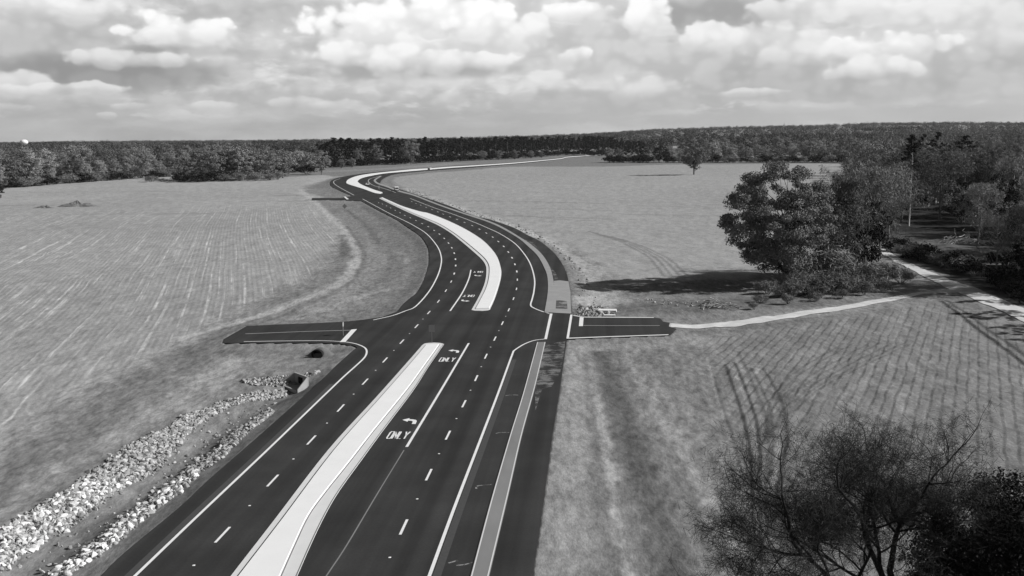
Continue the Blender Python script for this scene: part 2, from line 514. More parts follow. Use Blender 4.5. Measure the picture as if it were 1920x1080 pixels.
ln = ext(ground_line(L_near), 45)
rn = ext(ground_line(R_near), 45, True)
outline = np.vstack([ln, ground_line(L_curb)[1:], ground_line(L_sideend, 1)[:1], ground_line(L_side), ground_line(L_taper, 1)[:-1],
                     ground_line(L_mid), ground_line(L_side2, 1)[:-1], ground_line(L_far), ground_line(R_far), ground_line(R_side),
                     ground_line(R_ragged, 1)[:-1], ground_line(R_side_b, 2), rn[1:]])
dark_outline = np.vstack([ext(np.array([G(*p) for p in L_near]), 45), [G(*p) for p in L_curb[1:] + L_sideend + L_side[1:] + L_taper + L_mid[1:] + L_side2 + L_far[1:] + R_far + R_side + R_ragged[:-1] + R_side_b],
                          ext(np.array([G(*p) for p in R_near]), 45, True)])     # coarser copy for distance tests

# dirt track to the right
TRACK_A = [(1243, 606), (1275, 606), (1340, 601.5), (1420, 592), (1500, 580.5), (1580, 569), (1660, 556), (1725, 546.5), (1790, 541), (1840, 541)]
TRACK_A2 = [(1250, 615), (1275, 612.5), (1340, 609.5), (1420, 601), (1500, 589), (1580, 576), (1660, 562), (1725, 551.5), (1790, 547), (1840, 549)]
TRACK_B = [(1636, 452), (1655, 463), (1682, 479), (1712, 494), (1750, 511), (1800, 530), (1842, 543), (1880, 560), (1925, 577), (1990, 604)]
TRACK_B2 = [(1628, 458), (1640, 466), (1664, 479), (1690, 494), (1735, 518), (1780, 540), (1812, 553), (1856, 572), (1905, 594), (1970, 625)]

# fields
F_LEFT = [(-700, 1150), (-60, 905), (0, 850), (130, 752), (250, 692), (330, 652), (400, 614), (480, 574), (560, 541), (620, 506), (648, 470), (650, 440), (628, 405), (590, 378), (562, 362), (585, 345), (625, 331), (608, 327.5), (540, 331), (440, 339.5), (340, 342), (327, 336), (330, 327), (250, 332), (150, 339), (60, 346), (-80, 354), (-400, 362), (-1100, 420), (-1600, 900)]
F_UP = [(742, 331), (800, 323.5), (888, 316), (960, 312), (1130, 312), (1250, 308), (1600, 306), (1592, 332), (1552, 420), (1460, 505), (1390, 520), (1300, 522), (1160, 531), (1130, 500), (1085, 470), (1000, 430), (900, 398), (800, 362), (748, 347), (735, 338)]
F_LOW = [(1292, 628), (1330, 622), (1450, 604), (1600, 582), (1740, 558), (1800, 560), (1850, 580), (1990, 640), (2160, 700), (2500, 1300), (1480, 1300), (1410, 1000), (1388, 910), (1352, 800), (1318, 720), (1296, 660)]
WOOD_R = [(1560, 520), (1640, 470), (1592, 340), (1600, 305), (2500, 296), (3300, 500), (2700, 760), (2060, 650), (1850, 560), (1750, 515), (1660, 480), (1600, 540)]
gp = lambda P: np.array([G(x, y) for x, y in P])
f_left, f_up, f_low, wood_r = gp(F_LEFT), gp(F_UP), gp(F_LOW), gp(WOOD_R)

ditch_a = gp([(0, 1080), (75, 1035), (180, 950), (300, 880), (400, 800), (500, 742), (548, 720)])

# ------------------------------------------------------------------ ground
def hills(x, y):
    r = np.hypot(x, y); a = np.arctan2(x, y)
    s = lambda v, p, q: (lambda t: t * t * (3 - 2 * t))(np.clip((v - p) / (q - p), 0, 1))
    z = s(r, 1250, 1900) * s(a, R(4.5), R(9)) * 9.0
    z = z + s(r, 2200, 6500) * (8 + s(a, R(-6), R(14)) * 44.0 + s(a, R(15), R(19)) * (1 - s(a, R(19), R(30))) * 12.0)
    z = z + s(r, 2200, 5200) * (fbm(x / 900.0, y / 900.0, 3) - 0.5) * 16.0
    return z

def relief(x, y, d_road, d_ditch):
    """ground height: verges fall away from the road, rubble lined ditch, uneven soil"""
    r = np.hypot(x, y)
    amp = np.clip(d_road / 7.0, 0.15, 1.0)
    n = (fbm(x / 3.0, y / 3.0, 4) - 0.62) * 0.40 * amp + (fbm(x / 1.0 + 40, y / 1.6, 3) - 0.62) * 0.20 * amp * np.clip((260 - r) / 120.0, 0, 1) + (fbm(x / 22.0 + 9, y / 22.0, 3) - 0.62) * 0.7 * amp
    n = np.where(r < 900, n, n * np.clip(1 - (r - 900) / 400.0, 0, 1))
    out = -0.05 - 0.30 * np.clip(d_road / 3.5, 0, 1) * np.clip(1.6 - d_road / 16.0, 0.35, 1)
    z = np.where(d_road <= 0, -0.20, out + n)
    z = np.where((d_road > 0) & (d_road < 0.6), np.minimum(z, -0.05), z)
    z = z - 0.75 * np.exp(-(d_ditch / 2.2) ** 2)
    return z + hills(x, y)

def gz(x, y):
    """ground height under one spot"""
    px = np.array([float(x)]); py = np.array([float(y)])
    d = seg_dist(px, py, np.vstack([dark_outline, dark_outline[:1]]))
    d = np.where(in_poly(px, py, dark_outline), -d, d)
    return float(relief(px, py, d, seg_dist(px, py, ditch_a))[0])

az = np.concatenate([np.arange(-180, -34, 4.0), np.arange(-34, -29, 0.5), np.arange(-29, 29, 0.085), np.arange(29, 34, 0.5), np.arange(34, 180, 4.0)])
rr = [1.0, 6.0, 14.0, 24.0, 34.0, 42.0]
while rr[-1] < 13000:
    rr.append(rr[-1] * (1.0042 if rr[-1] < 320 else 1.009 if rr[-1] < 1800 else 1.03))
rr = np.array(rr)
NA, NR = len(az), len(rr)
AZ, RR = np.meshgrid(np.radians(az), rr)
gx = (RR * np.sin(AZ)).ravel(); gy = (RR * np.cos(AZ)).ravel()
near = (gy > 20) & (RR.ravel() < 1900) & (np.abs(AZ.ravel()) < R(32))
idx = np.where(near)[0]
nx, ny = gx[idx], gy[idx]

droad = np.full(gx.shape, 1e4)
closed = np.vstack([dark_outline, dark_outline[:1]])
d = seg_dist(nx, ny, closed)
droad[idx] = np.where(in_poly(nx, ny, dark_outline), -d, d)
dditch = np.full(gx.shape, 1e4); dditch[idx] = seg_dist(nx, ny, ditch_a)
gzv = relief(gx, gy, droad, dditch)

K = 0.85                              # brightness of a white level surface in this light
A = lambda s: lin(s) / K / 2 ** EXPO * 1.0
alb = np.full(gx.shape, A(124))
n1 = fbm(gx / 14.0, gy / 14.0, 4); n2 = fbm(gx / 60.0 + 3, gy / 60.0, 3); n3 = fbm(gx / 3.0, gy / 9.0, 3)
alb = alb * (0.86 + 0.28 * n1)

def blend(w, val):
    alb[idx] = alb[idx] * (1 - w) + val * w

wob = (fbm(nx / 5.0, ny / 5.0, 3) - 0.5) * 5.0
s_left = sdist(nx, ny, f_left); s_up = sdist(nx, ny, f_up); s_low = sdist(nx, ny, f_low); s_wood = sdist(nx, ny, wood_r)
sm = lambda v, a, b: (lambda t: t * t * (3 - 2 * t))(np.clip((v - a) / (b - a), 0, 1))
rn_ = np.hypot(nx, ny)
# woods floor
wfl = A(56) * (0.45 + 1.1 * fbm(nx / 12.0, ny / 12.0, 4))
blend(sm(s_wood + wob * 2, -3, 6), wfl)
# far ground between the fields and the woods
blend(sm(rn_, 620, 760) * 0.7, A(118))
# left stubble field
vl = A(146) * (0.90 + 0.20 * n2[idx]) * (0.93 + 0.14 * n3[idx])
vl = vl * (1 + 0.10 * sm(rn_, 350, 650))
blend(sm(s_left + wob, -2.5, 2.5), vl)
# smooth upper field
vu = A(149) * (0.92 + 0.16 * fbm(nx / 50.0 + 4, ny / 160.0, 3)) * (0.95 + 0.1 * n3[idx])
blend(sm(s_up + wob * 0.7, -2, 2), vu)
# tilled lower field
vw = A(124) * (0.88 + 0.24 * n2[idx]) * (0.88 + 0.24 * n3[idx])
blend(sm(s_low + wob * 0.5, -2, 2), vw)

def stroke(img, w, val, strength=1.0, soft=0.6, ragged=0.5):
    """a band of other soil or grass along a line on the ground"""
    line = ground_line(img, 4)
    lo = line.min(0) - w * 3 - 3; hi = line.max(0) + w * 3 + 3
    k = np.where((nx > lo[0]) & (nx < hi[0]) & (ny > lo[1]) & (ny < hi[1]))[0]
    if not len(k): return
    dd = seg_dist(nx[k], ny[k], line) + (fbm(nx[k] / (w * 1.5 + .5), ny[k] / (w * 4 + 1.0), 3) - 0.5) * w * 2 * ragged
    wt_ = sm(dd, w * (1 + soft), w * (1 - soft)) * strength * (droad[idx][k] > 0)
    alb[idx[k]] = alb[idx[k]] * (1 - wt_) + val * wt_

# left verge: turned soil, wheel tracks, grass
stroke([(-60, 965), (60, 880), (180, 790), (290, 715), (400, 650)], 3.2, A(110), .45, .8, 1.4)
stroke([(-40, 1010), (60, 935), (160, 862), (270, 790), (360, 725), (440, 672)], 2.4, A(152), .8, .8, .9)
stroke([(0, 1000), (110, 905), (230, 830), (340, 770)], 1.2, A(100), .6)
stroke([(-20, 1060), (60, 1010), (180, 925), (300, 860), (400, 790), (500, 735)], 4.0, A(112), .45, .8, 1.3)
stroke([(20, 1040), (140, 985), (240, 905), (330, 850), (420, 790)], 1.0, A(112), .5)
stroke([(430, 700), (480, 676), (540, 655), (610, 650)], 2.2, A(138), .7)
stroke([(240, 1080), (330, 985), (430, 890), (540, 785), (640, 695)], 2.6, A(92), .85, .5, .25)
stroke([(420, 655), (500, 655), (580, 655), (650, 655)], 1.2, A(100), .6)
# verge round the left of the bend
stroke([(470, 575), (520, 553), (570, 530), (610, 508), (640, 475), (650, 455)], 3.0, A(112), .6, .8, 1.3)
stroke([(340, 632), (450, 598), (525, 574), (600, 545), (655, 510), (671, 476), (661, 458), (645, 430), (600, 386), (563, 355)], 1.15, A(170), .75, .8, 1.0)
stroke([(380, 640), (470, 608), (545, 580), (620, 548), (668, 515), (684, 480), (672, 452), (650, 422)], .5, A(98), .6, .6, .6)
stroke([(560, 590), (630, 565), (690, 545), (740, 535)], 1.2, A(150), .6, .8, .8)
stroke([(650, 391), (690, 424), (708, 452), (711, 470)], .8, A(92), .7, .7, .8)
stroke([(745, 470), (764, 476), (762, 492)], .7, A(165), .6)
stroke([(640, 440), (648, 460), (640, 480)], 1.2, A(88), .6, .8, 1.)
stroke([(560, 600), (640, 580), (710, 570), (760, 566)], 2.0, A(118), .5)
stroke([(690, 520), (720, 500), (745, 480), (740, 455), (715, 430), (690, 410)], 5.0, A(112), .55)
stroke([(560, 590), (640, 548), (690, 515), (705, 480), (700, 455)], 2.0, A(140), .5)
stroke([(780, 540), (800, 500), (798, 465), (780, 445), (740, 420), (680, 385)], 1.8, A(104), .6, .6, .3)
stroke([(585, 352), (600, 343), (622, 338)], 6, A(118), .8)
stroke([(560, 360), (585, 368), (585, 372)], 4, A(168), .8)
stroke([(575, 345), (610, 334), (640, 330)], 5, A(160), .6)
# right verge by the path: bands along the road
for off, w, v, st in ((1.0, .8, 128, .7), (3.2, 1.3, 140, .75), (5.6, .6, 116, .7), (7.0, .5, 160, .65), (8.6, .5, 120, .6), (10.7, 1.5, 90, .9), (13.6, .9, 122, .7), (16.6, .6, 152, .6), (18.8, .8, 132, .7)):
    pts = [(1063 + off * 6.6, 655), (1048 + off * 10.5, 740), (1034 + off * 14.5, 820), (1020 + off * 19, 930), (998 + off * 26, 1080), (970 + off * 35, 1290)]
    stroke(pts, w, A(v), st, .8, 1.3 if v > 145 else .6)
stroke([(1075, 648), (1150, 646), (1260, 640), (1330, 632)], 2.4, A(140), .7)
# wheel tracks at the edge of the lower field
rs = np.random.RandomState(12)
for k in range(14):
    o = k * 9 + rs.randn() * 4; y0 = 650 + rs.rand() * 60; y1 = 860 + rs.rand() * 190
    ys = np.linspace(y0, y1, 6)
    xs = np.interp(ys, [640, 705, 760, 830, 920, 1060], [1318 + o * .7, 1334 + o * .85, 1350 + o, 1374 + o * .8, 1392 + o * .5, 1402 + o * .4])
    stroke(list(zip(xs, ys)), .13 + .12 * rs.rand(), A(70 if k % 3 else 146), .45 + .35 * rs.rand(), .6, .7)
for k in range(7):
    o = k * 14 + rs.randn() * 3
    stroke([(1430 + o * .2, 840 - rs.rand() * 40), (1440 + o * .6, 765), (1462 + o, 720), (1510 + o * 1.4, 680), (1580 + o * 1.6, 640)], .16, A(86), .5, .6, .6)
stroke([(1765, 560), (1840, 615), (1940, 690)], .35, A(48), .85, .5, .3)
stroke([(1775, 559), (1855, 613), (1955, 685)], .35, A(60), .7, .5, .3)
# rough ground between the path and the oak
stroke([(1085, 585), (1180, 575), (1290, 570), (1400, 560), (1500, 560)], 6.0, A(98), .8)
stroke([(1170, 545), (1300, 545), (1400, 548)], 3.0, A(112), .6)
stroke([(1090, 590), (1200, 592), (1300, 600)], 1.5, A(112), .6)
stroke([(1300, 612), (1400, 603), (1480, 592)], 3.0, A(98), .7)
# pale rubbly strip outside the bend
stroke([(760, 352), (800, 366), (860, 388), (920, 408), (985, 434), (1040, 462), (1075, 495), (1100, 530), (1112, 575)], 2.6, A(172), .85, .8, .8)
stroke([(1000, 446), (1045, 474), (1075, 510), (1085, 550)], 2.0, A(92), .6)
stroke([(1085, 480), (1120, 515), (1150, 560)], 2.0, A(160), .6, .8, 1.)
stroke([(870, 392), (960, 402), (1060, 410), (1120, 412)], 1.2, A(120), .5)
for k in range(4):
    stroke([(1105 + 14 * k, 432 + 3 * k), (1165 + 15 * k, 452 + 3 * k), (1215 + 14 * k, 480 + 2 * k), (1245 + 14 * k, 515 - k)], .35, A(112), .7, .5, .2)
for yy, x0, x1, v in ((375, 880, 1130, 132), (389, 990, 1150, 136), (404, 960, 1140, 130), (401, 1180, 1380, 134), (384, 1200, 1340, 140), (328, 1160, 1400, 160), (345, 980, 1150, 158)):
    stroke([(x0, yy), ((x0 + x1) / 2, yy + 2), (x1, yy + 5)], 2.6, A(v), .6)
for yy, x0, x1, v in ((372, 0, 300, 160), (384, 0, 160, 128), (360, 60, 330, 130), (400, 150, 420, 132), (352, 200, 480, 156), (366, 520, 600, 110), (377, 470, 570, 126)):
    stroke([(x0, yy), ((x0 + x1) / 2, yy - 1), (x1, yy - 2)], 3.0, A(v), .6)
# far verge right of the far road
stroke([(830, 321), (940, 312), (1050, 303), (1130, 300)], 9, A(118), .8)
stroke([(1130, 309), (1260, 306), (1420, 305), (1580, 306)], 14, A(120), .8)
stroke([(640, 320), (700, 317), (780, 312), (860, 306)], 16, A(140), .7)
# soft edges of the dirt tracks
stroke([(a[0], (a[1] + b[1]) / 2) for a, b in zip(TRACK_A, TRACK_A2)], 2.4, A(150), .6, .8, .6)
stroke([((a[0] + b[0]) / 2, (a[1] + b[1]) / 2) for a, b in zip(TRACK_B, TRACK_B2)], 3.4, A(140), .7, .8, .6)
stroke([(1712, 470), (1760, 482), (1830, 492), (1925, 490)], 1.6, A(150), .7, .7, .6)
stroke([(1700, 440), (1760, 455), (1830, 470)], 10, A(118), .6, .8, .8)
alb = np.clip(alb, 0.01, 0.8)

# rows: metres across and along the drilled rows, and how strong they are
def rows(px, py, vpx):
    a = math.atan((vpx - 960) / F_PX)
    return px * math.cos(a) - py * math.sin(a), px * math.sin(a) + py * math.cos(a)
rowv = np.zeros((len(gx), 3), np.float32)
l1, l2 = rows(nx, ny, 470)
l1 = l1 + (fbm(nx / 120.0, ny / 120.0, 2) - .5) * 4
w1_, w2_ = rows(nx, ny, 1835)
amtL = sm(s_left, 0, 5) * (1 - sm(rn_, 330, 560)); amtW = sm(s_low, 0, 4) * (1 - 0.5 * sm(rn_, 120, 260))
uL = s_left > s_low
rowv[idx, 0] = np.where(uL, l1, w1_); rowv[idx, 1] = np.where(uL, l2, w2_)
rowv[idx, 2] = np.where(uL, amtL, -amtW)

i = np.arange(NR - 1)[:, None] * NA; j = np.arange(NA)[None, :]
jn = (j + 1) % NA
faces = np.stack([i + j, i + jn, i + NA + jn, i + NA + j], -1).reshape(-1, 4)
verts = np.stack([gx, gy, gzv], 1)
coarse = np.ones(len(gx), np.float32); coarse[idx] = 0.95 - 0.60 * sm(s_up, -2, 3) - 0.55 * sm(s_left, 0, 6) - 0.35 * sm(s_low, 0, 4)
reg = np.zeros(len(gx), int)
reg[idx] = np.where(s_left > 0, 1, np.where(s_up > 0, 2, np.where(s_low > 0, 3, 0)))
freg = reg[faces[:, 0]]

gm = bpy.data.materials.new('soil_and_grass'); gm.use_nodes = True
t = gm.node_tree; b = NB(t); p = t.nodes['Principled BSDF']
at = b.n('ShaderNodeAttribute', attribute_name='albedo'); ar = b.n('ShaderNodeAttribute', attribute_name='rows')
sx_ = b.n('ShaderNodeSeparateXYZ'); t.links.new(ar.outputs['Vector'], sx_.inputs[0])
obj = b.n('ShaderNodeTexCoord').outputs['Object']
mp = b.n('ShaderNodeMapping'); mp.inputs['Scale'].default_value = (1.25, 0.42, 1.0); t.links.new(obj, mp.inputs[0])
f1 = b.noise(mp.outputs[0], 1.1, 7.0, 0.72); f2 = b.noise(mp.outputs[0], 0.28, 4.0, 0.6); f3 = b.noise(mp.outputs[0], 6.0, 3.0, 0.7)
rg = b.n('ShaderNodeAttribute', attribute_name='coarse').outputs['Fac']
v = b.m('MULTIPLY', at.outputs['Fac'], b.m('MULTIPLY_ADD', b.sstep(f1, 0.2, 0.8, -0.5, 0.5), rg, 1.0))
v = b.m('MULTIPLY', v, b.sstep(f2, 0.25, 0.75, 0.90, 1.10))
v = b.m('MULTIPLY', v, b.sstep(f3, 0.2, 0.8, 0.80, 1.20))
ampL = b.m('MAXIMUM', sx_.outputs[2], 0.0); ampW = b.m('MAXIMUM', b.m('MULTIPLY', sx_.outputs[2], -1.0), 0.0)
# stubble: pale thin lines of straw, broken along their length
rl = b.noise(b.vec(b.m('MULTIPLY', sx_.outputs[0], 1.25), b.m('MULTIPLY', sx_.outputs[1], 0.008)), 1.0, 3.0, 0.6)
brk1 = b.noise(b.vec(b.m('MULTIPLY', sx_.outputs[0], 0.7), b.m('MULTIPLY', sx_.outputs[1], 0.10), 2.0), 1.0, 4.0, 0.65)
lite = b.m('MULTIPLY', b.sstep(rl, 0.54, 0.66), b.sstep(brk1, 0.36, 0.62))
fine = b.m('SINE', b.m('MULTIPLY', sx_.outputs[0], 6.2832 / 0.95))
v = b.m('MULTIPLY', v, b.m('ADD', 1.0, b.m('MULTIPLY', ampL, b.m('ADD', b.m('MULTIPLY', lite, 0.75), b.m('MULTIPLY', b.m('MULTIPLY', fine, b.sstep(brk1, 0.3, 0.65)), 0.13)))))
# drilled rows of the lower field: dark dashed furrows
sw = b.m('SINE', b.m('MULTIPLY', b.m('ADD', sx_.outputs[0], b.m('MULTIPLY', f2, 0.9)), 6.2832 / 1.15))
brk2 = b.noise(b.vec(b.m('MULTIPLY', sx_.outputs[0], 0.9), b.m('MULTIPLY', sx_.outputs[1], 0.22), 5.0), 1.0, 4.0, 0.7)
dk = b.m('MULTIPLY', b.sstep(sw, 0.35, 1.0), b.sstep(brk2, 0.30, 0.66, 0.15, 1.0))
rw = b.noise(b.vec(b.m('MULTIPLY', sx_.outputs[0], 0.8), b.m('MULTIPLY', sx_.outputs[1], 0.02), 8.0), 1.0, 3.0, 0.6)
lt = b.sstep(rw, 0.54, 0.7)
spk = b.sstep(b.noise(obj, 2.4, 2.0, 0.6), 0.60, 0.72)
v = b.m('MULTIPLY', v, b.m('ADD', 1.0, b.m('MULTIPLY', ampW, b.m('ADD', b.m('ADD', b.m('MULTIPLY', dk, -0.48), b.m('MULTIPLY', lt, 0.28)), b.m('MULTIPLY', spk, 0.35)))))
c = b.n('ShaderNodeCombineColor')
for k in range(3): t.links.new(v, c.inputs[k])
t.links.new(c.outputs[0], p.inputs['Base Color'])
p.inputs['Roughness'].default_value = 1.0; p.inputs['Specular IOR Level'].default_value = 0.0
bn = b.n('ShaderNodeBump'); t.links.new(b.m('MULTIPLY', rg, 0.55), bn.inputs['Strength']); bn.inputs['Distance'].default_value = 0.12
hh = b.m('ADD', b.m('ADD', f1, b.m('MULTIPLY', f3, 0.35)), b.m('MULTIPLY', b.m('ADD', b.m('MULTIPLY', ampW, sw), b.m('MULTIPLY', ampL, fine)), -0.10))
t.links.new(hh, bn.inputs['Height']); t.links.new(bn.outputs[0], p.inputs['Normal'])

GROUND = [(0, 'ground', 'grassy verge and open ground around the road, with wheel tracks', 'ground'),
          (1, 'field', 'large pale stubble field left of the road with thin straw rows', 'field'),
          (2, 'field', 'smooth light field right of the road, behind the broad leafy tree', 'field'),
          (3, 'field', 'darker drilled field with furrows, nearer than the dirt track', 'field')]
for rid, nm, lab, cat in GROUND:
    fs = faces[freg == rid]
    used, inv = np.unique(fs, return_inverse=True)
    o = mesh_obj(nm, verts[used], inv.reshape(-1, 4), gm, smooth=True)
    o.data.attributes.new('albedo', 'FLOAT', 'POINT').data.foreach_set('value', alb[used].astype(np.float32))
    o.data.attributes.new('rows', 'FLOAT_VECTOR', 'POINT').data.foreach_set('vector', rowv[used].ravel())
    o.data.attributes.new('coarse', 'FLOAT', 'POINT').data.foreach_set('value', coarse[used])
    tag(o, lab, cat, kind='structure')

# ------------------------------------------------------------------ road
am = bpy.data.materials.new('asphalt'); am.use_nodes = True
t = am.node_tree; b = NB(t); p = t.nodes['Principled BSDF']
obj = b.n('ShaderNodeTexCoord').outputs['Object']
so = b.n('ShaderNodeSeparateXYZ'); t.links.new(obj, so.inputs[0])
across = b.m('SUBTRACT', so.outputs[0], b.m('MULTIPLY', so.outputs[1], 0.074))
st = b.noise(b.vec(b.m('MULTIPLY', across, 0.55), b.m('MULTIPLY', so.outputs[1], 0.006)), 1.0, 3.0, 0.5)
f1 = b.noise(obj, 0.12, 5.0, 0.6); f3 = b.noise(obj, 5.0, 4.0, 0.7)
v = b.m('MULTIPLY', b.sstep(st, 0.3, 0.7, 0.78, 1.32), b.sstep(f1, 0.25, 0.75, 0.82, 1.22))
v = b.m('MULTIPLY', b.m('MULTIPLY', v, b.sstep(f3, 0.2, 0.8, 0.85, 1.15)), 0.0315)
c = b.n('ShaderNodeCombineColor')
for k in range(3): t.links.new(v, c.inputs[k])
t.links.new(c.outputs[0], p.inputs['Base Color'])
p.inputs['Roughness'].default_value = 0.9; p.inputs['Specular IOR Level'].default_value = 0.12
M['asphalt'] = am

v_, f_ = slab(outline, -0.5, 0.0)
road = tag(mesh_obj('road', v_, f_, am), 'new dark asphalt road curving in an S through the fields, with turn lanes', 'road', kind='structure')

def child_line(name, line, w, mat, z=0.010, parent=road):
    v, f = strip(line, w, z); return mesh_obj(name, v, f, mat, parent)

# solid lines
el = ext(ground_line([(253, 1080), (370, 968), (500, 845), (630, 720), (665, 688), (682, 672), (687.5, 661.5), (685, 653), (673, 646.5), (657, 642.5), (638, 640.3), (600, 638.8), (533, 639.3), (457, 640.5)]), 40)
child_line('edge_line', el, .24, M['paint'])
child_line('edge_line', ground_line([(700, 600), (735, 592), (760, 583), (779.5, 574.4), (804, 547), (820, 518.6), (827, 495.6), (827, 479.7), (820, 462), (800.7, 439), (776, 423), (760, 414.6), (730, 400), (704, 386), (680, 373)]), .26, M['paint'])
child_line('edge_line', ground_line([(664, 366), (646, 356.5), (631, 347.8), (625.6, 342.5), (627.5, 338.7), (637.5, 335)]), .5, M['line_far'])
re_near = ext(ground_line([(805, 1080), (850, 957), (902.5, 820), (933, 740), (957, 674)]), 40)
child_line('edge_line', np.vstack([re_near, ground_line([(963, 658), (973, 651), (985, 644.3), (1001.7, 638.3), (1021.7, 635.6)])]), .24, M['paint'])
child_line('edge_line', ground_line([(1030, 587.8), (1015, 583.3), (1000, 577), (995, 571.8), (998, 560), (1001, 547), (1002.6, 527.5), (999, 508), (992, 490), (979.6, 471.7), (963.6, 455), (937, 438), (910.5, 425.7), (880, 413), (845, 400), (812.5, 389), (769, 372)]), .26, M['paint'])
child_line('edge_line', ground_line([(742, 361), (722, 354), (700, 347.5), (692.5, 342.5), (690.6, 338.7), (695, 335), (712, 330)]), .5, M['line_far'])
child_line('lane_line', ground_line([(762.5, 838), (821.7, 740), (879, 643.5)]), .26, M['paint'])
child_line('lane_line', ground_line([(844, 583), (866, 550.5), (878.6, 524), (883, 506)]), .26, M['paint'])
child_line('joint', ext(ground_line([(620, 1068), (650, 1022.5), (705, 930), (757.5, 844)]), 40), .10, M['strip'], .006)
child_line('centre_line', ground_line([(460, 626), (560, 622), (660, 619)]), .22, M['line_far'])
child_line('centre_line', ground_line([(1094, 610.3), (1160, 610.6), (1237, 610.4)]), .22, M['line_far'])
# broken lines
def dashes(name, pts, ln=3.05, w=.20):
    c = catmull(pts, 6); g = np.array([G(x, y) for x, y in c])
    vs, fs, n = [], [], 0
    for k in range(0, len(g), 6):
        a = g[max(k - 1, 0)]; bq = g[min(k + 1, len(g) - 1)]
        d = (bq - a) / np.linalg.norm(bq - a)
        q = np.array([d[1], -d[0]])
        rr_ = math.hypot(*g[k]); ww = w if rr_ < 220 else w * 1.5
        for s_, o_ in ((-1, -1), (-1, 1), (1, 1), (1, -1)):
            pt = g[k] + d * s_ * ln / 2 + q * o_ * ww / 2
            vs.append((pt[0], pt[1], .010))
        fs.append([n, n + 1, n + 2, n + 3]); n += 4
    return mesh_obj(name, vs, np.array(fs)[:, ::-1], M['paint'], road)
DL = [(300, 1127), (417.5, 1002.5), (511.5, 901), (584, 825), (639, 765), (684.7, 715.6), (722, 675), (753.6, 640.6), (781, 611.6), (804, 586), (822, 565), (836, 545), (846, 528), (851.7, 513), (854.4, 498), (854, 486), (851.7, 474.7), (847, 464.6), (841, 455.8), (833, 447), (824, 439), (814, 432), (803, 425), (791.5, 419.3), (780, 413.6), (769.4, 408.4), (759, 404), (750, 399), (741, 394.3), (732.5, 390), (724.6, 386), (717, 382.6), (710, 380)]
DR = [(700, 1112), (757, 988), (804, 890), (840, 816), (870, 757), (893, 709), (911, 668), (928, 635), (942, 606), (954, 581), (962.8, 560), (968.4, 541.7), (970, 524.5), (969, 509), (965.4, 495.6), (960, 483.3), (953, 472.6), (944.5, 462), (934.4, 452.8), (923.8, 444.6), (911.8, 437), (899, 429.7), (885.4, 423), (871, 417), (857, 411.6), (843.8, 406.6), (831, 401.6), (821, 397.3), (810, 393), (799, 388.8), (789, 384.8), (780, 381.5), (772, 378)]
dashes('lane_line', DL); dashes('lane_line', DR)
# stop bars and crosswalk
def img_quad(name, pts, mat, z=.012, parent=road):
    v, f = flat_poly(np.array([G(x, y) for x, y in pts]), z); return mesh_obj(name, v, f, mat, parent)
img_quad('stop_line', [(659, 618), (669.5, 617), (647.5, 641.5), (637, 641.5)], M['paint'])
img_quad('stop_line', [(1087, 594.8), (1094.3, 594.8), (1093, 611.5), (1085.3, 611.5)], M['paint'])
img_quad('stop_line', [(644.5, 369), (647.5, 368.4), (654, 373.4), (650.5, 374)], M['paint'])
img_quad('crosswalk_line', [(1031, 588), (1036, 588), (1025.5, 636), (1020.5, 636)], M['paint'])
img_quad('crosswalk_line', [(1069.3, 590), (1073.5, 590), (1066.5, 634.8), (1062, 634.8)], M['paint'])
# milled rumble bands outside the edge lines
child_line('rumble_band', offset(re_near, .48), .55, M['rumble'], .005)
child_line('rumble_band', offset(ext(ground_line([(253, 1080), (370, 968), (500, 845), (630, 720)]), 40), -.45), .5, M['rumble'], .005)
# raised markers between the dashes
mk = MB()
for P in (DL, DR):
    g = [G(*q) for q in P]
    for a, bq in list(zip(g[:-1], g[1:]))[:9]:
        x, y = (a[0] + bq[0]) / 2, (a[1] + bq[1]) / 2
        mk.hexa([(x - .09, y - .09, 0), (x + .09, y - .09, 0), (x + .09, y + .09, 0), (x - .09, y + .09, 0), (x - .06, y - .04, .03), (x + .06, y - .04, .03), (x + .06, y + .04, .03), (x - .06, y + .04, .03)])
mk.build('road_studs', M['white'], road)

# turn arrows and lettering, drawn in metres: u across to the right, w along travel
ARROW = [(-.95, 1.55), (-.35, 2.25), (-.35, 1.82), (.12, 1.78), (.38, 1.55), (.45, 1.1), (.45, 0), (.82, 0), (.82, 1.15), (.70, 1.75), (.30, 2.12), (-.10, 2.0), (-.35, 2.0)]
ARROW = [(-1.0, 1.45), (-.30, 2.15), (-.30, 1.72), (.05, 1.68), (.28, 1.50), (.36, 1.1), (.36, 0), (.80, 0), (.80, 1.15), (.66, 1.62), (.34, 1.90), (-.05, 2.0), (-.30, 2.0), (-.30, 1.18), (-.30, 1.18)]
ARROW = [(-1.0, 1.5), (-.28, 2.2), (-.28, 1.78), (.10, 1.74), (.52, 1.55), (.74, 1.15), (.80, 0), (.36, 0), (.32, .85), (.20, 1.10), (0, 1.20), (-.28, 1.22), (-.28, .8)]
LET = {'O': [[(0, .3), (0, 2.1), (.1, 2.4), (.40, 2.4), (.5, 2.1), (.5, .3), (.4, 0), (.1, 0), (0, .3)]],
       'N': [[(0, 0), (0, 2.4)], [(0, 2.4), (.5, 0)], [(.5, 0), (.5, 2.4)]],
       'L': [[(0, 2.4), (0, 0), (.46, 0)]],
       'Y': [[(0, 2.4), (.25, 1.15)], [(.5, 2.4), (.25, 1.15), (.25, 0)]]}
def place(u, w, at, d):
    q = (d[1], -d[0])
    return (at[0] + q[0] * u + d[0] * w, at[1] + q[1] * u + d[1] * w)
def arrow(at, d):
    v, f = flat_poly(np.array([place(u * .88, w, at, d) for u, w in ARROW]), .012)
    return mesh_obj('turn_arrow', v, f, M['paint'], road)
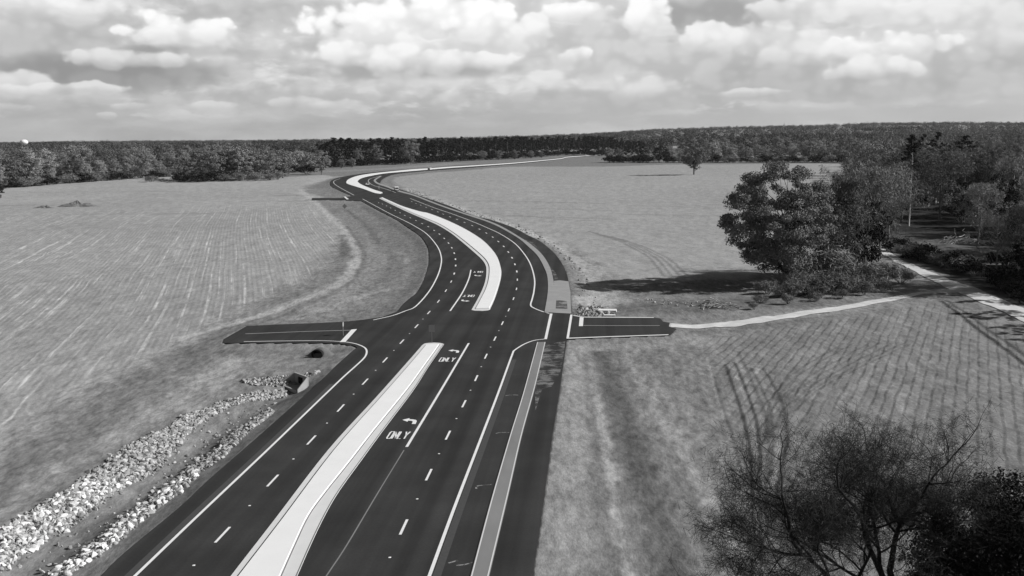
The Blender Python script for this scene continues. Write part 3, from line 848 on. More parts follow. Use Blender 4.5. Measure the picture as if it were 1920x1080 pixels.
def word(at, d, txt='ONLY'):
    vs, fs, n = [], [], 0
    for k, ch in enumerate(txt):
        for pl in LET[ch]:
            pl = np.array(pl, float)
            g = np.array([place(u * .74 + k * .50 - .94, w, at, d) for u, w in pl])
            v, f = strip(g, .15, .012)
            # square the bends
            for q in g[1:-1]:
                f0 = len(v); h = .085
                v = np.vstack([v, [(q[0] - h, q[1] - h, .0122), (q[0] + h, q[1] - h, .0122), (q[0] + h, q[1] + h, .0122), (q[0] - h, q[1] + h, .0122)]])
                f = np.vstack([f, [[f0, f0 + 1, f0 + 2, f0 + 3]]])
            vs.append(v); fs.append(f + n); n += len(v)
    return mesh_obj('lettering', np.vstack(vs), np.vstack(fs), M['paint'], road)
def unit(a, b_):
    a, b_ = np.array(G(*a)), np.array(G(*b_)); return (b_ - a) / np.linalg.norm(b_ - a)
d1 = unit((762.5, 838), (879, 643.5))
word(G(743, 822.5), d1); arrow(G(766, 795), d1)
word(G(836.5, 678), d1); arrow(G(850, 661.5), d1)
d2 = unit((866, 550.5), (844, 583))
word(G(880, 553), d2); arrow(G(873, 562), d2)
d3 = unit((883, 506), (876, 530))
word(G(897, 508.5), d3); arrow(G(896, 515.5), d3)
# far turn lane markings by the second crossing
d4 = unit((760, 380), (730, 368))
for q in ((741, 377), (757, 385)):
    arrow(G(*q), d4).data.materials[0] = M['paint_faint']
# utility marks sprayed on the shoulder
for pts in ([(893, 916.5), (896, 911), (922, 908.5)], [(841, 1056), (858, 1051)], [(855, 1060), (870, 1059), (886, 1054)], [(930, 813), (938, 811), (955, 811)], [(948, 742), (960, 740.5), (972, 741)]):
    child_line('paint_mark', ground_line(pts, 2), .16, M['paint_faint'], .010)

# pale strip between shoulder and path, path patches
s_l = ground_line([(882.5, 1080), (920, 940), (955, 820), (980, 740), (1007, 642)], 6)
s_r = ground_line([(917.5, 1080), (953, 930), (978, 820), (1003, 728), (1023, 642)], 6)
v, f = between(ext(s_l, 40), ext(s_r, 40), .06)
n = len(v); v2 = v.copy(); v2[:, 2] = 0.0
k = np.arange(n // 2 - 1); h = n // 2
sides = np.vstack([np.stack([k, k + 1, k + 1 + n, k + n], 1), np.stack([h + k, h + k + n, h + k + 1 + n, h + k + 1], 1)])
kerb = tag(mesh_obj('kerb', np.vstack([v, v2]), [f, sides], M['strip']), 'pale unfinished concrete strip between the shoulder and the path, near the bottom', 'kerb', kind='structure')
for l_, side_ in ((s_l, .05), (s_r, -.05)):
    v, f = strip(offset(ext(l_, 40), side_ * 1.6), .09, .066); mesh_obj('rim', v, f, M['gutter'], kerb)
s_l2 = ground_line([(1021, 586), (1027, 548.7), (1026.5, 520), (1020, 501), (1008, 479.7), (990, 462), (970.7, 446), (937, 426.5), (910.5, 415), (880, 405), (840, 391.5), (810, 380.5), (775, 367), (747.5, 359.5), (725, 351), (707.5, 345), (701, 340), (702.5, 336), (712.5, 330)])
s_r2 = ground_line([(1040, 587), (1040, 550), (1037, 522), (1030, 499), (1016, 477), (996, 459), (975, 445), (943, 426), (914, 413.5), (882, 403.2), (842, 389.8), (812, 378.8), (777, 365.2), (750, 357.5), (728, 349), (711, 343.6), (705, 339.6), (706.5, 336), (716, 330)])
v, f = between(s_l2, s_r2, .06)
n = len(v); v2 = v.copy(); v2[:, 2] = 0.0; h = n // 2; k = np.arange(h - 1)
sides = np.vstack([np.stack([k, k + n, k + 1 + n, k + 1], 1), np.stack([h + k, h + k + 1, h + k + 1 + n, h + k + n], 1)])
tag(mesh_obj('kerb', np.vstack([v, v2]), [f, sides], M['strip_pale']), 'pale kerb strip following the bend beyond the crossing', 'kerb', kind='structure')
img_quad('concrete_pad', [(1040, 587), (1071, 588.5), (1069.5, 548), (1066, 528), (1050, 526), (1038.5, 527), (1040, 550)], M['strip_pale'], .05)
img_quad('damp_patch', [(1042, 579), (1064, 580), (1063, 565), (1043, 563)], M['damp'], .056)
img_quad('dusty_patch', [(1003, 735), (1009, 690), (1022, 645), (1060, 640), (1057, 664), (1050, 700), (1034, 725), (1016, 730), (1004, 770)], M['dust'], .006)
img_quad('dusty_patch', [(1031, 499), (1041, 510), (1048, 525), (1040, 524)], M['dust'], .006)
img_quad('dusty_patch', [(975, 446), (1000, 455), (1012, 470), (1000, 461)], M['dust'], .006)
img_quad('gutter_edge', [(1063, 633.5), (1130, 631), (1253, 627), (1254, 628.5), (1130, 632.7), (1063, 635.3)], M['gutter'], .02)
img_quad('gutter_edge', [(1076, 591), (1093, 594), (1226, 594.8), (1226, 596), (1093, 595.4), (1074, 592)], M['gutter'], .02)

# ------------------------------------------------------------------ raised medians
def median(outline_pts, slab_pts, lab, joints=()):
    v, f = slab(outline_pts, 0.0, .06)
    o = tag(mesh_obj('median', v, f, M['gutter']), lab, 'median', kind='structure')
    v, f = slab(slab_pts, .05, .18)
    mesh_obj('raised_top', v, f, M['concrete'], o)
    for l_, z in joints:
        v, f = strip(l_, .09, z); mesh_obj('joint', v, f, M['joint'], o)
    return o
# near one
nl = ext(ground_line([(433.7, 1080), (515, 975), (614, 846), (703.5, 747.5), (760, 684), (791.5, 648)]), 40)
ntop = ground_line([(791.5, 648), (797, 644.6), (810, 643.2), (824, 643.6), (832.5, 645.5)], 3)
nr = ground_line([(832.5, 645.5), (802, 690), (774, 733.5), (717.5, 808.5), (680, 860), (636, 921), (609.7, 966), (585, 1017), (557.5, 1080)])
nr = ext(nr, 40, True)
inl = ext(ground_line([(450.5, 1080), (530, 976), (626, 847.5), (713, 748.5), (768.5, 685), (799.5, 648)]), 40)
inr = ext(ground_line([(823, 647), (793, 689), (761, 733), (700, 808), (655, 866), (611, 921), (577, 968), (551, 1022), (525, 1080)]), 40, True)
median(np.vstack([nl, ntop[1:], nr[1:]]), np.vstack([inl, inr]), 'white concrete median island running from the bottom edge to the crossing', [(offset(inl, -.10), .065), (offset(inr, -.10), .065), (offset(nr, .06), .062)])
# middle one
ml = ground_line([(711, 372), (725, 379), (750, 391), (775, 402.5), (799, 412.5), (822, 423), (845, 437), (862.7, 451), (884, 469), (901.7, 485), (909.6, 495.6), (912, 506), (910.5, 524), (905, 541.7), (894.6, 563), (884, 581.5)])
mr = ground_line([(918.5, 580.6), (926.5, 563), (935, 538), (939.7, 517), (939, 502.7), (932, 481.5), (919, 464), (901.7, 448), (873, 430), (838, 413), (804, 400), (787.5, 396.5), (756, 387), (731, 376.4), (717, 370)])
mil = ground_line([(714, 371.6), (728, 378.5), (752, 389.6), (777, 401), (801, 410.6), (825, 421), (848, 435), (867, 449), (889, 467), (908, 484), (916, 495.6), (918, 506), (916.5, 524), (911, 543), (901, 563), (892, 580)])
mir = ground_line([(917, 579.3), (925, 562), (933.5, 537), (938, 517), (937.3, 503), (930.5, 482), (917.6, 465), (900, 449), (872, 431), (837, 414), (803, 401), (786, 397.4), (755, 387.8), (730.5, 377.2), (717, 371)])
median(np.vstack([ml, [G(890, 583)], [G(903, 583.2)], [G(914, 582)], mr]), np.vstack([mil, mir]), 'white concrete median island curving through the bend beyond the crossing', [(offset(mil[20:], .10), .065)])
# far one
fl = ground_line([(717, 363), (704, 362.6), (681, 354.5), (654, 346), (649.4, 342), (654, 336.3), (670, 330.2), (694, 326), (725, 322.5), (775, 317.5), (805, 315.8), (840, 313), (871, 311.3), (941.7, 306.8), (977, 304.2), (1048, 297.4), (1066, 294), (1126, 290)])
fr = ground_line([(1127, 290.6), (1066, 294.8), (1048, 298.3), (977, 305.3), (941.7, 308.1), (871, 312.9), (840, 315), (800, 318.3), (750, 322.4), (719, 325.4), (694, 329.8), (677.5, 334.2), (671, 339), (672, 342.5), (680, 347.5), (700, 355.6), (717, 361)])
o = np.vstack([fl, fr])
median(o, o * 1.0, 'white concrete median island in the far bend, running on towards the dark pines')

# ------------------------------------------------------------------ dirt tracks
def track(name, a, b_, lab, z=.13):
    a, b_ = ground_line(a, 8), ground_line(b_, 8)
    n = len(a)
    rng = np.random.RandomState(3)
    wob_ = np.convolve(rng.randn(n + 4), np.ones(5) / 5, 'valid')[:, None]
    dv = (b_ - a); L = np.linalg.norm(dv, axis=1)[:, None]; dv = dv / L
    a = a + dv * wob_ * .45; b_ = b_ - dv * np.roll(wob_, 7) * .45
    cols = 7
    vs = []
    for k in range(cols):
        q = a + (b_ - a) * k / (cols - 1)
        zz = np.array([gz(x, y) for x, y in q]) + z - (.05 if k in (0, cols - 1) else 0) + (-.04 if k in (2, 4) else 0)
        vs.append(np.c_[q, zz])
    v = np.vstack(vs); i = np.arange(n - 1)
    f = np.vstack([np.stack([i + k * n, i + k * n + n, i + k * n + n + 1, i + k * n + 1], 1) for k in range(cols - 1)])
    return tag(mesh_obj(name, v, f[:, ::-1], M['dirt'], smooth=True), lab, 'dirt track', kind='structure')
M['dirt'] = material('pale_sandy_soil', A(196), 1.0, .38, .55, .4, 3.0, spec=0.0)
track('path', TRACK_A, TRACK_A2, 'pale sandy dirt track leaving the right end of the paved side road')
track('path', TRACK_B, TRACK_B2, 'pale rutted dirt track coming out of the right-hand woods')
# ------------------------------------------------------------------ plants: meshes
def blades(rng, pos, length, width, up=0.0):
    """thin triangles (bare twigs) at pos"""
    n = len(pos)
    d = rng.randn(n, 3); d[:, 2] += up; d /= np.linalg.norm(d, axis=1)[:, None]
    q = np.cross(d, rng.randn(n, 3)); q /= np.linalg.norm(q, axis=1)[:, None] + 1e-9
    L = (length * (0.6 + 0.8 * rng.rand(n)))[:, None]; w = (width * (0.6 + 0.8 * rng.rand(n)))[:, None]
    v = np.stack([pos - d * L / 2 - q * w / 2, pos - d * L / 2 + q * w / 2, pos + d * L / 2], 1).reshape(-1, 3)
    return v, np.arange(3 * n).reshape(-1, 3)

def leaves(rng, pos, size, squash=1.0, nrm=None, jit=.55):
    """leaf clumps: small bent quads turned every way"""
    n = len(pos)
    d = rng.randn(n, 3); d[:, 2] *= squash; d /= np.linalg.norm(d, axis=1)[:, None]
    if nrm is not None:                    # leaves face outwards from their bough, more or less
        nn = nrm / (np.linalg.norm(nrm, axis=1)[:, None] + 1e-9) + rng.randn(n, 3) * jit; nn /= np.linalg.norm(nn, axis=1)[:, None]
        d = np.cross(nn, d); d /= np.linalg.norm(d, axis=1)[:, None] + 1e-9
        q = np.cross(d, nn)
    else:
        q = np.cross(d, rng.randn(n, 3)); q /= np.linalg.norm(q, axis=1)[:, None] + 1e-9
    s = (size * (0.55 + 0.9 * rng.rand(n)))[:, None]
    k = np.cross(d, q) * s * .18
    v = np.stack([pos - d * s / 2, pos + q * s * .34 + k, pos + d * s / 2, pos - q * s * .34 + k], 1).reshape(-1, 3)
    return v, np.arange(4 * n).reshape(-1, 4)

def ball(rng, n, p=0.5):
    v = rng.randn(n, 3); v /= np.linalg.norm(v, axis=1)[:, None]
    return v * (rng.rand(n) ** p)[:, None]

def limb(a, b_, r0, r1, rng, sag=0.0, n=5):
    a, b_ = np.array(a, float), np.array(b_, float)
    t = np.linspace(0, 1, n)[:, None]
    p = a + (b_ - a) * t
    L = np.linalg.norm(b_ - a)
    p[1:-1] += rng.randn(n - 2, 3) * L * .04
    p[:, 2] += (np.sin(t[:, 0] * math.pi) * sag * L)
    return p, np.linspace(r0, r1, n)

class Proto: pass

def bare_tree_proto(seed, H, Rc, base=0.25, nb=46, ntw=5200, tl=1.15, tw=.055, lean=0.0, dense=0):
    """leafless deciduous tree: tapered trunk, limbs, and a haze of fine twigs with gaps"""
    rng = np.random.RandomState(seed)
    m = MB()
    top = np.array([rng.randn() * .4 + lean, rng.randn() * .4, H * .82])
    tp = np.array([np.array([0, 0, -0.4]) * (1 - t) + top * t + np.array([math.sin(t * 5 + seed) * .25, math.cos(t * 4 + seed) * .25, 0]) * t for t in np.linspace(0, 1, 9)])
    r0 = H * .0155
    m.tube(tp, np.linspace(r0, r0 * .22, 9), 6)
    cen, rad = [], []
    for k in range(nb):
        t = base + (1 - base) * rng.rand() ** .8
        f = t * 8; i0 = int(min(f, 7)); p0 = tp[i0] + (tp[i0 + 1] - tp[i0]) * (f - i0)
        a = rng.rand() * 6.283
        prof = math.sin(math.pi * min(1, (t - base) / (1 - base) * .75 + .22)) ** .7
        L = Rc * prof * (.65 + .45 * rng.rand())
        e = p0 + np.array([math.cos(a) * L, math.sin(a) * L, L * (.35 + .75 * rng.rand()) + H * .03])
        p, r = limb(p0, e, r0 * (.42 - .25 * t), r0 * .05, rng, -.05)
        m.tube(p, r, 4, False)
        for q in range(3):
            b0 = p[2 + q % 3]; e2 = b0 + (rng.randn(3) * .32 + np.array([math.cos(a), math.sin(a), .6]) * .42) * L
            p2, r2 = limb(b0, e2, r0 * .10, r0 * .03, rng, 0, 4)
            m.tube(p2, r2, 3, False)
            cen.append(e2); rad.append(.17 * L + .42)
            cen.append(p2[2]); rad.append(.16 * L + .40)
        cen.append(e); rad.append(.17 * L + .45)
    cen = np.array(cen); rad = np.array(rad)
    pk = rng.randint(0, len(cen), ntw)
    pos = cen[pk] + ball(rng, ntw, .5) * rad[pk][:, None]
    pr = Proto()
    pr.trunk = m.mesh('trunk', M['bark'], True)
    v, f = blades(rng, pos, tl, tw, .5)
    if dense:
        pk = rng.randint(0, len(cen), dense)
        v, f = leaves(rng, cen[pk] + ball(rng, dense, .5) * rad[pk][:, None] * 1.1, .78)
    pr.crown = new_mesh('crown', v, f, M['twig'])
    pr.H = H
    return pr

def leafy_proto(seed, H, Rc, base, ncl, per, size, leaf, bark, clr=1.4, tall=1.0, r0=None, skew=0.0, lobes=None):
    """leafy crown: clumps carried by limbs, with gaps between them"""
    rng = np.random.RandomState(seed)
    m = MB(); r0 = r0 or H * .019
    tp = np.array([(math.sin(t * 3 + seed) * .3 * t, math.cos(t * 2.3 + seed) * .3 * t, -0.4 + t * (H * .80 + .4)) for t in np.linspace(0, 1, 9)])
    m.tube(tp, np.linspace(r0, r0 * .2, 9), 8)
    c0 = np.array([skew, 0, (base * H + H) / 2]); rz = (H - base * H) / 2
    pts = []
    while len(pts) < ncl:
        p = ball(rng, 1, .33)[0]
        # a full round head, narrower towards the bottom
        s = 1.0 - .35 * max(0, -p[2]) ** 1.5
        q = c0 + p * np.array([Rc * s, Rc * s, rz * tall])
        if all(np.linalg.norm(q - z) > clr * .55 for z in pts[-60:]): pts.append(q)
        elif rng.rand() < .12: pts.append(q)
    pts = np.array(pts)
    for q in pts[::2]:
        t = np.clip((q[2] - c0[2] + rz) / (2 * rz) * .62 + base * .55, .12, .98)
        f = t * 8; i0 = int(min(f, 7)); p0 = tp[i0] + (tp[i0 + 1] - tp[i0]) * (f - i0)
        p, r = limb(p0, q, r0 * (.34 - .24 * t), r0 * .05, rng, .06)
        m.tube(p, r, 4, False)
    pos = []; nrm = []
    for q in pts:
        rr_ = clr * (.65 + .6 * rng.rand())
        k = int(per * (.6 + .8 * rng.rand()))
        o = ball(rng, k, .6) * rr_ * np.array([1.15, 1.15, .72])
        pos.append(q + o); nrm.append(o / rr_ + (q - c0) / Rc * .7 + np.array([0, 0, .25]))
    pos = np.vstack(pos)
    pr = Proto(); pr.H = H
    pr.trunk = m.mesh('trunk', bark, True)
    v, f = leaves(rng, pos, size, nrm=np.vstack(nrm), jit=.75)
    pr.crown = new_mesh('crown', v, f, leaf)
    return pr

def pine_proto(seed, H, Rc, base=.5, ncl=26, per=46, size=.62, leaf=None, bark=None):
    rng = np.random.RandomState(seed)
    m = MB(); r0 = H * .0105
    tp = np.array([(math.sin(t * 2 + seed) * .25 * t, math.cos(t * 2.7 + seed) * .25 * t, -0.4 + t * (H + .2)) for t in np.linspace(0, 1, 8)])
    m.tube(tp, np.linspace(r0, r0 * .18, 8), 6)
    pos = []; nrm = []
    for k in range(ncl):
        t = base + (1 - base) * (k + rng.rand()) / ncl
        u = (t - base) / (1 - base)
        L = Rc * (math.sin(math.pi * (u * .78 + .20)) ** .8) * (.55 + .6 * rng.rand())
        a = rng.rand() * 6.283
        p0 = np.array([tp[-1][0] * t, tp[-1][1] * t, H * t])
        e = p0 + np.array([math.cos(a) * L, math.sin(a) * L, L * .22 * rng.randn() + .25])
        p, r = limb(p0, e, r0 * .22, r0 * .05, rng, .05, 4); m.tube(p, r, 3, False)
        for c_, s_ in ((e, 1.0), (p0 + (e - p0) * .55, .8)):
            o = ball(rng, per, .55) * np.array([1.2, 1.2, .62]) * (Rc * .27) * s_
            pos.append(c_ + o); nrm.append(o + np.array([0, 0, .15]))
    pr = Proto(); pr.H = H
    pr.trunk = m.mesh('trunk', bark or M['bark'], True)
    v, f = leaves(rng, np.vstack(pos), size, nrm=np.vstack(nrm))
    pr.crown = new_mesh('crown', v, f, leaf or M['pine_leaf'])
    return pr

def shrub_proto(seed, H, Rc, n=1500, size=.22, leaf=None, tw=True):
    rng = np.random.RandomState(seed)
    m = MB(); cen = []
    for k in range(14):
        a = rng.rand() * 6.283; L = Rc * rng.rand() ** .6
        e = np.array([math.cos(a) * L, math.sin(a) * L, H * (.95 - .45 * (L / Rc) ** 2) * (.7 + .3 * rng.rand())])
        p, r = limb((e[0] * .12, e[1] * .12, -.2), e, .05, .012, rng, .08, 4); m.tube(p, r, 3, False)
        cen += [e, p[2], p[2] * .6 + e * .4]
    cen = np.array(cen); pk = rng.randint(0, len(cen), n)
    pos = cen[pk] + ball(rng, n, .5) * np.array([Rc * .34, Rc * .34, H * .22])
    pos[:, 2] = np.abs(pos[:, 2])
    pr = Proto(); pr.H = H
    pr.trunk = m.mesh('stem', M['bark'], True)
    if tw: v, f = blades(rng, pos, size * 3.2, size * .30, .6)
    else: v, f = leaves(rng, pos, size)
    pr.crown = new_mesh('foliage', v, f, leaf or M['shrub_leaf'])
    return pr

def plant(name, pr, x, y, h, lab, cat='tree', group=None, rz=None, wide=1.0, z=None, parts=('trunk', 'crown')):
    s = h / pr.H
    e = empty(name, (x, y, gz(x, y) if z is None else z), random.random() * 6.283 if rz is None else rz, s)
    e.scale = (s * wide, s * wide, s)
    for nm, me in zip(parts, (pr.trunk, pr.crown)):
        link(bpy.data.objects.new(nm, me), e)
    return tag(e, lab, cat, group)

random.seed(11)
PX = lambda x, y: math.hypot(*G(x, y)) and F_PX / (math.hypot(*G(x, y)) * cp + CAM_H * sp)    # pixels per metre at a ground spot

def tree_px(name, pr, x, yb, ytop, lab, cat='tree', group=None, wide=1.0, rz=None, parts=('trunk', 'crown')):
    gx_, gy_ = G(x, yb)
    return plant(name, pr, gx_, gy_, (yb - ytop) / PX(x, yb), lab, cat, group, rz, wide, parts=parts)

BARE = [bare_tree_proto(100 + k, 22, 6.2 + .5 * (k % 3), .26 + .06 * (k % 3), 38, 9000, 1.15, .10) for k in range(5)]
BAREF = [leafy_proto(220 + k, 22, 6.4 + .6 * (k % 3), .04, 74 + 8 * k, 56, .66, M['twig_far'], M['bark'], 1.7, skew=.6 * (k - 2)) for k in range(5)]
BAREO = [bare_tree_proto(200 + k, 22, 6.6 + .7 * (k % 3), .07 + .05 * (k % 2), 34, 3000, 1.5, .15, dense=2300) for k in range(5)]
for pr in BAREO: pr.crown.materials[0] = M['twig_far']
BARES = [bare_tree_proto(150 + k, 20, 6.0, .25, 40, 2600, 1.1, .06) for k in range(2)]
BARE[1].crown.materials[0] = M['twig_pale']; BARE[3].crown.materials[0] = M['twig_dim']
def recolour(pr, mat):
    q = Proto(); q.H = pr.H; q.trunk = pr.trunk; q.crown = pr.crown.copy(); q.crown.materials[0] = mat; return q
BARED = [recolour(pr, M['twig_dim']) for pr in BAREF]
BAREP = [recolour(pr, M['twig_pale']) for pr in BAREF]
PINE = [pine_proto(300 + k, 26, 3.8 + .4 * (k % 3), .14 + .09 * (k % 3), 34, 44, .75) for k in range(4)]
PINET = [pine_proto(320 + k, 26, 2.6 + .3 * k, .66, 16, 40, .5, bark=M['bark_pale']) for k in range(3)]
DARK = [leafy_proto(340 + k, 18, 5.6, .10, 70, 60, .62, M['cedar_leaf'], M['bark_dark'], 1.5) for k in range(3)]
GREY = [leafy_proto(360 + k, 20, 7.0, .14, 90, 60, .55, M['twig_far'], M['bark'], 1.5) for k in range(2)]
SHRUB = [shrub_proto(380 + k, 3.0, 2.2, 1600) for k in range(3)]
DSHRUB = [shrub_proto(390 + k, 3.0, 2.4, 1300, .34, M['cedar_leaf'], False) for k in range(2)]

# ---- the broad oak by the dirt track
oak = leafy_proto(43, 22.5, 10.6, .09, 210, 400, .32, M['oak_leaf'], M['bark_dark'], 1.5, 1.0, .42, skew=-2.0)
tree_px('oak_tree', oak, 1477, 531, 314, 'broad round leafy tree at the field corner, casting a long shadow to the left', 'tree', rz=0.0, wide=1.0)
oak2 = leafy_proto(47, 18.0, 5.2, .12, 90, 130, .36, M['oak_leaf'], M['bark_dark'], 1.7)
tree_px('oak_tree', oak2, 1556, 516, 338, 'narrower leafy tree standing directly behind the right side of the broad round tree', rz=1.0)
tree_px('evergreen_tree', DARK[0], 1606, 513, 352, 'tall black ivy-clad tree left of where the dirt track leaves the woods', wide=.8)
tree_px('evergreen_tree', DARK[1], 1634, 500, 376, 'smaller dark tree touching the left edge of the dirt track', wide=.8)
tree_px('bare_tree', BARE[0], 1588, 512, 345, 'grey leafless tree between the leafy trees and the black ivy-clad tree', wide=.8)
for xi, yb, yt, lab in ((1570, 519, 322, 'grey leafless tree overtopping the right shoulder of the broad leafy tree'), (1622, 508, 320, 'tall grey leafless tree right behind the black ivy-clad tree'), (1648, 486, 330, 'grey leafless tree right of the black ivy-clad tree, at the track')):
    tree_px('bare_tree', BARE[xi % 5], xi, yb, yt, lab, wide=.72)
tree_px('bare_tree', BARE[1], 1655, 455, 335, 'grey leafless tree at the point where the dirt track disappears')

# ---- lone tree in the upper field
tree_px('bare_tree', leafy_proto(77, 28, 13.5, .13, 170, 90, .6, M['twig_far'], M['bark_dark'], 1.7), 1301, 327, 254, 'lone leafless tree standing by itself in the upper field', wide=.9)

# ---- right-hand woods
grp_w = 'leafless trees of the right-hand woods'; grp_p = 'tall thin pines of the right-hand woods'; grp_d = 'dark evergreens of the right-hand woods'
LW = 'grey leafless tree standing in the right-hand woods beyond the dirt track'
LP = 'tall thin pine with a pale bare trunk in the right-hand woods'
LD = 'black bushy evergreen in the right-hand woods beyond the dirt track'
def img_of(x, y, z=0.0):
    d = Vector((x, y, z - CAM_H)); w = d.dot(FWD)
    return 960 + d.dot(RTV) / w * F_PX, 540 - d.dot(UPV) / w * F_PX
rng = np.random.RandomState(8)
track_line = ground_line([((a[0] + b_[0]) / 2, (a[1] + b_[1]) / 2) for a, b_ in zip(TRACK_B, TRACK_B2)], 4)
placed = []
nb_ = npn = nd_ = 0
tries = 0
clearing = gp([(1690, 485), (1660, 452), (1690, 425), (1760, 412), (1850, 420), (1960, 450), (1990, 560), (1900, 560), (1800, 515)])
while tries < 14000 and len(placed) < 270:
    tries += 1
    yi = 302 + (rng.rand() ** 1.6) * 290
    xi = 1585 + rng.rand() * 420
    if xi < 1600 + max(0, (yi - 310)) * .33 and yi > 312: continue
    x, y = G(xi, yi)
    q = np.array([x]), np.array([y])
    if not in_poly(q[0], q[1], wood_r)[0]: continue
    if in_poly(q[0], q[1], clearing)[0] : continue
    if seg_dist(q[0], q[1], track_line)[0] < 8: continue
    r = math.hypot(x, y)
    gap = 6 if r < 350 else 8 if r < 600 else 12
    if any((x - a) ** 2 + (y - b_) ** 2 < gap * gap for a, b_ in placed): continue
    u = rng.rand()
    pine_zone = 1700 < xi < 1815 and 345 < yi < 440
    dark_zone = (1795 < xi < 2000 and 330 < yi < 470)
    if yi > 500 and xi < 1955: continue
    placed.append((x, y))
    if pine_zone and u < .5:
        plant('pine_tree', PINET[npn % 3], x, y, 22 + 7 * rng.rand(), LP, group=grp_p, wide=.9 + .3 * rng.rand()); npn += 1
    elif (dark_zone and u < .66) or (u < .20 and not (xi < 1795 and yi > 335)):
        plant('evergreen_tree', DARK[nd_ % 3], x, y, 11 + 9 * rng.rand(), LD, group=grp_d, wide=.8 + .3 * rng.rand()); nd_ += 1
    else:
        pr = BARE[nb_ % 5] if r < 400 else (BAREF, BAREP, BARED, BAREF)[nb_ % 4][nb_ % 5]
        plant('bare_tree', pr, x, y, 16 + 9 * rng.rand(), LW, group=grp_w, wide=(.85 + .35 * rng.rand()) * (1 if r < 400 else .78)); nb_ += 1
for xi, yb, h in ((1590, 324, 17), (1597, 333, 19), (1594, 341, 15), (1603, 352, 18), (1608, 366, 17), (1615, 384, 18), (1625, 402, 17), (1638, 424, 17)):
    x, y = G(xi, yb)
    plant('bare_tree', (BARE[nb_ % 5] if yb > 372 else BAREF[nb_ % 5]), x, y, h, LW, group=grp_w, wide=.8); nb_ += 1
for n_, (x, y) in enumerate(placed):
    if n_ % 2 == 0 and math.hypot(x, y) < 620 and seg_dist(np.array([x]), np.array([y]), clearing)[0] > 12:
        plant('shrub', DSHRUB[n_ % 2], x + 3 * rng.randn(), y - 2 - 2 * rng.rand(), 2.5 + 3.5 * rng.rand(), 'dark undergrowth shrub among the trunks of the right-hand woods', 'shrub', 'undergrowth of the right-hand woods', wide=1.5, parts=('stem', 'foliage'))
# trees in front of the clearing at the right edge
tree_px('bare_tree', BARES[0], 1866, 528, 400, 'leafless tree with leaning double stem at the right edge, beside the dirt track', wide=.8)
tree_px('bare_tree', BARES[1], 1908, 536, 392, 'leafless tree at the right edge just below the dark evergreens')
tree_px('evergreen_tree', DARK[2], 1925, 545, 450, 'low black evergreen at the right edge beside the dirt track')
tree_px('evergreen_tree', DARK[0], 1893, 445, 345, 'black evergreen behind the leaning double-stemmed tree', wide=.8)
tree_px('bare_tree', BARE[1], 1832, 462, 352, 'leafless tree at the back of the grassy clearing')
# trees just outside the frame whose shadows lie across the track and field
for k, (xi, yi, h) in enumerate(((2035, 546, 22), (2010, 551, 18), (2040, 562, 14), (2165, 583, 20), (2190, 590, 19), (2235, 608, 18), (2250, 618, 18), (2265, 630, 17))):
    x, y = G(xi, yi)
    plant('pine_tree', PINET[k % 3], x, y, h, 'tall pine just past the right edge, throwing its shadow on the lower field', group='pines throwing shadows over the track', wide=1.2)

# ---- shrubs and brush around the oak and along the tracks
SH = [(1440, 547, 520), (1462, 552, 528), (1492, 552, 520), (1515, 548, 512), (1538, 550, 516), (1560, 548, 505), (1585, 545, 508), (1612, 540, 498), (1640, 532, 490), (1662, 522, 488), (1425, 562, 545), (1478, 565, 545), (1530, 560, 542), (1575, 556, 538), (1620, 550, 525), (1655, 543, 520), (1690, 528, 500), (1415, 575, 560), (1500, 538, 500), (1550, 530, 462), (1572, 522, 455), (1520, 520, 470)]
for k, (xi, yb, yt) in enumerate(SH):
    tree_px('shrub', SHRUB[k % 3], xi, yb, yt, 'grey twiggy shrub in the thicket at the foot of the broad leafy tree', 'shrub', 'shrubs at the foot of the leafy trees', 1.15, parts=('stem', 'foliage'))
SH2 = [(1700, 478, 452), (1722, 484, 462), (1745, 490, 462), (1768, 497, 470), (1790, 503, 472), (1690, 470, 445), (1810, 508, 480), (1828, 512, 486), (1735, 478, 455)]
for k, (xi, yb, yt) in enumerate(SH2):
    tree_px('shrub', DSHRUB[k % 2] if k % 3 else SHRUB[k % 3], xi, yb, yt, 'shrub in the dark hedge along the far side of the rutted track', 'shrub', 'shrubs along the rutted track', 1.5, parts=('stem', 'foliage'))
SH3 = [(1886, 542, 520), (1906, 549, 522), (1926, 557, 527), (1946, 566, 535), (1890, 500, 470), (1915, 530, 495), (1875, 540, 505), (1880, 455, 430)]
for k, (xi, yb, yt) in enumerate(SH3):
    tree_px('shrub', DSHRUB[k % 2], xi, yb, yt, 'black evergreen shrub among the trees at the right edge', 'shrub', 'dark shrubs at the right edge', 1.5, parts=('stem', 'foliage'))

def brush_pile(x, yb, w, h, lab, n=46, seed=1):
    """heap of fallen branches"""
    rng = np.random.RandomState(seed); m = MB()
    for k in range(n):
        a = rng.rand() * 6.283; rr_ = w * .5 * rng.rand() ** .5
        c_ = np.array([math.cos(a) * rr_, math.sin(a) * rr_ * .8, h * (1 - rr_ / (w * .5)) * rng.rand() + .08])
        L = w * (.18 + .22 * rng.rand()); d = rng.randn(3) * np.array([1, 1, .32]); d /= np.linalg.norm(d)
        p, r = limb(c_ - d * L, c_ + d * L, .05 + .07 * rng.rand(), .015, rng, .12, 5)
        p[:, 2] = np.maximum(p[:, 2], .03); m.tube(p, r, 4)
    gx_, gy_ = G(x, yb); o = m.build('brush_pile', M['deadwood'], smooth=True)
    o.location = (gx_, gy_, gz(gx_, gy_)); return tag(o, lab, 'brush pile')
brush_pile(1600, 534, 9, 2.4, 'heap of pale fallen branches among shrubs right of the broad leafy tree', 60, 3)
brush_pile(1528, 536, 6, 2.0, 'pale dead branch heap next to the trunk of the broad leafy tree', 34, 4)
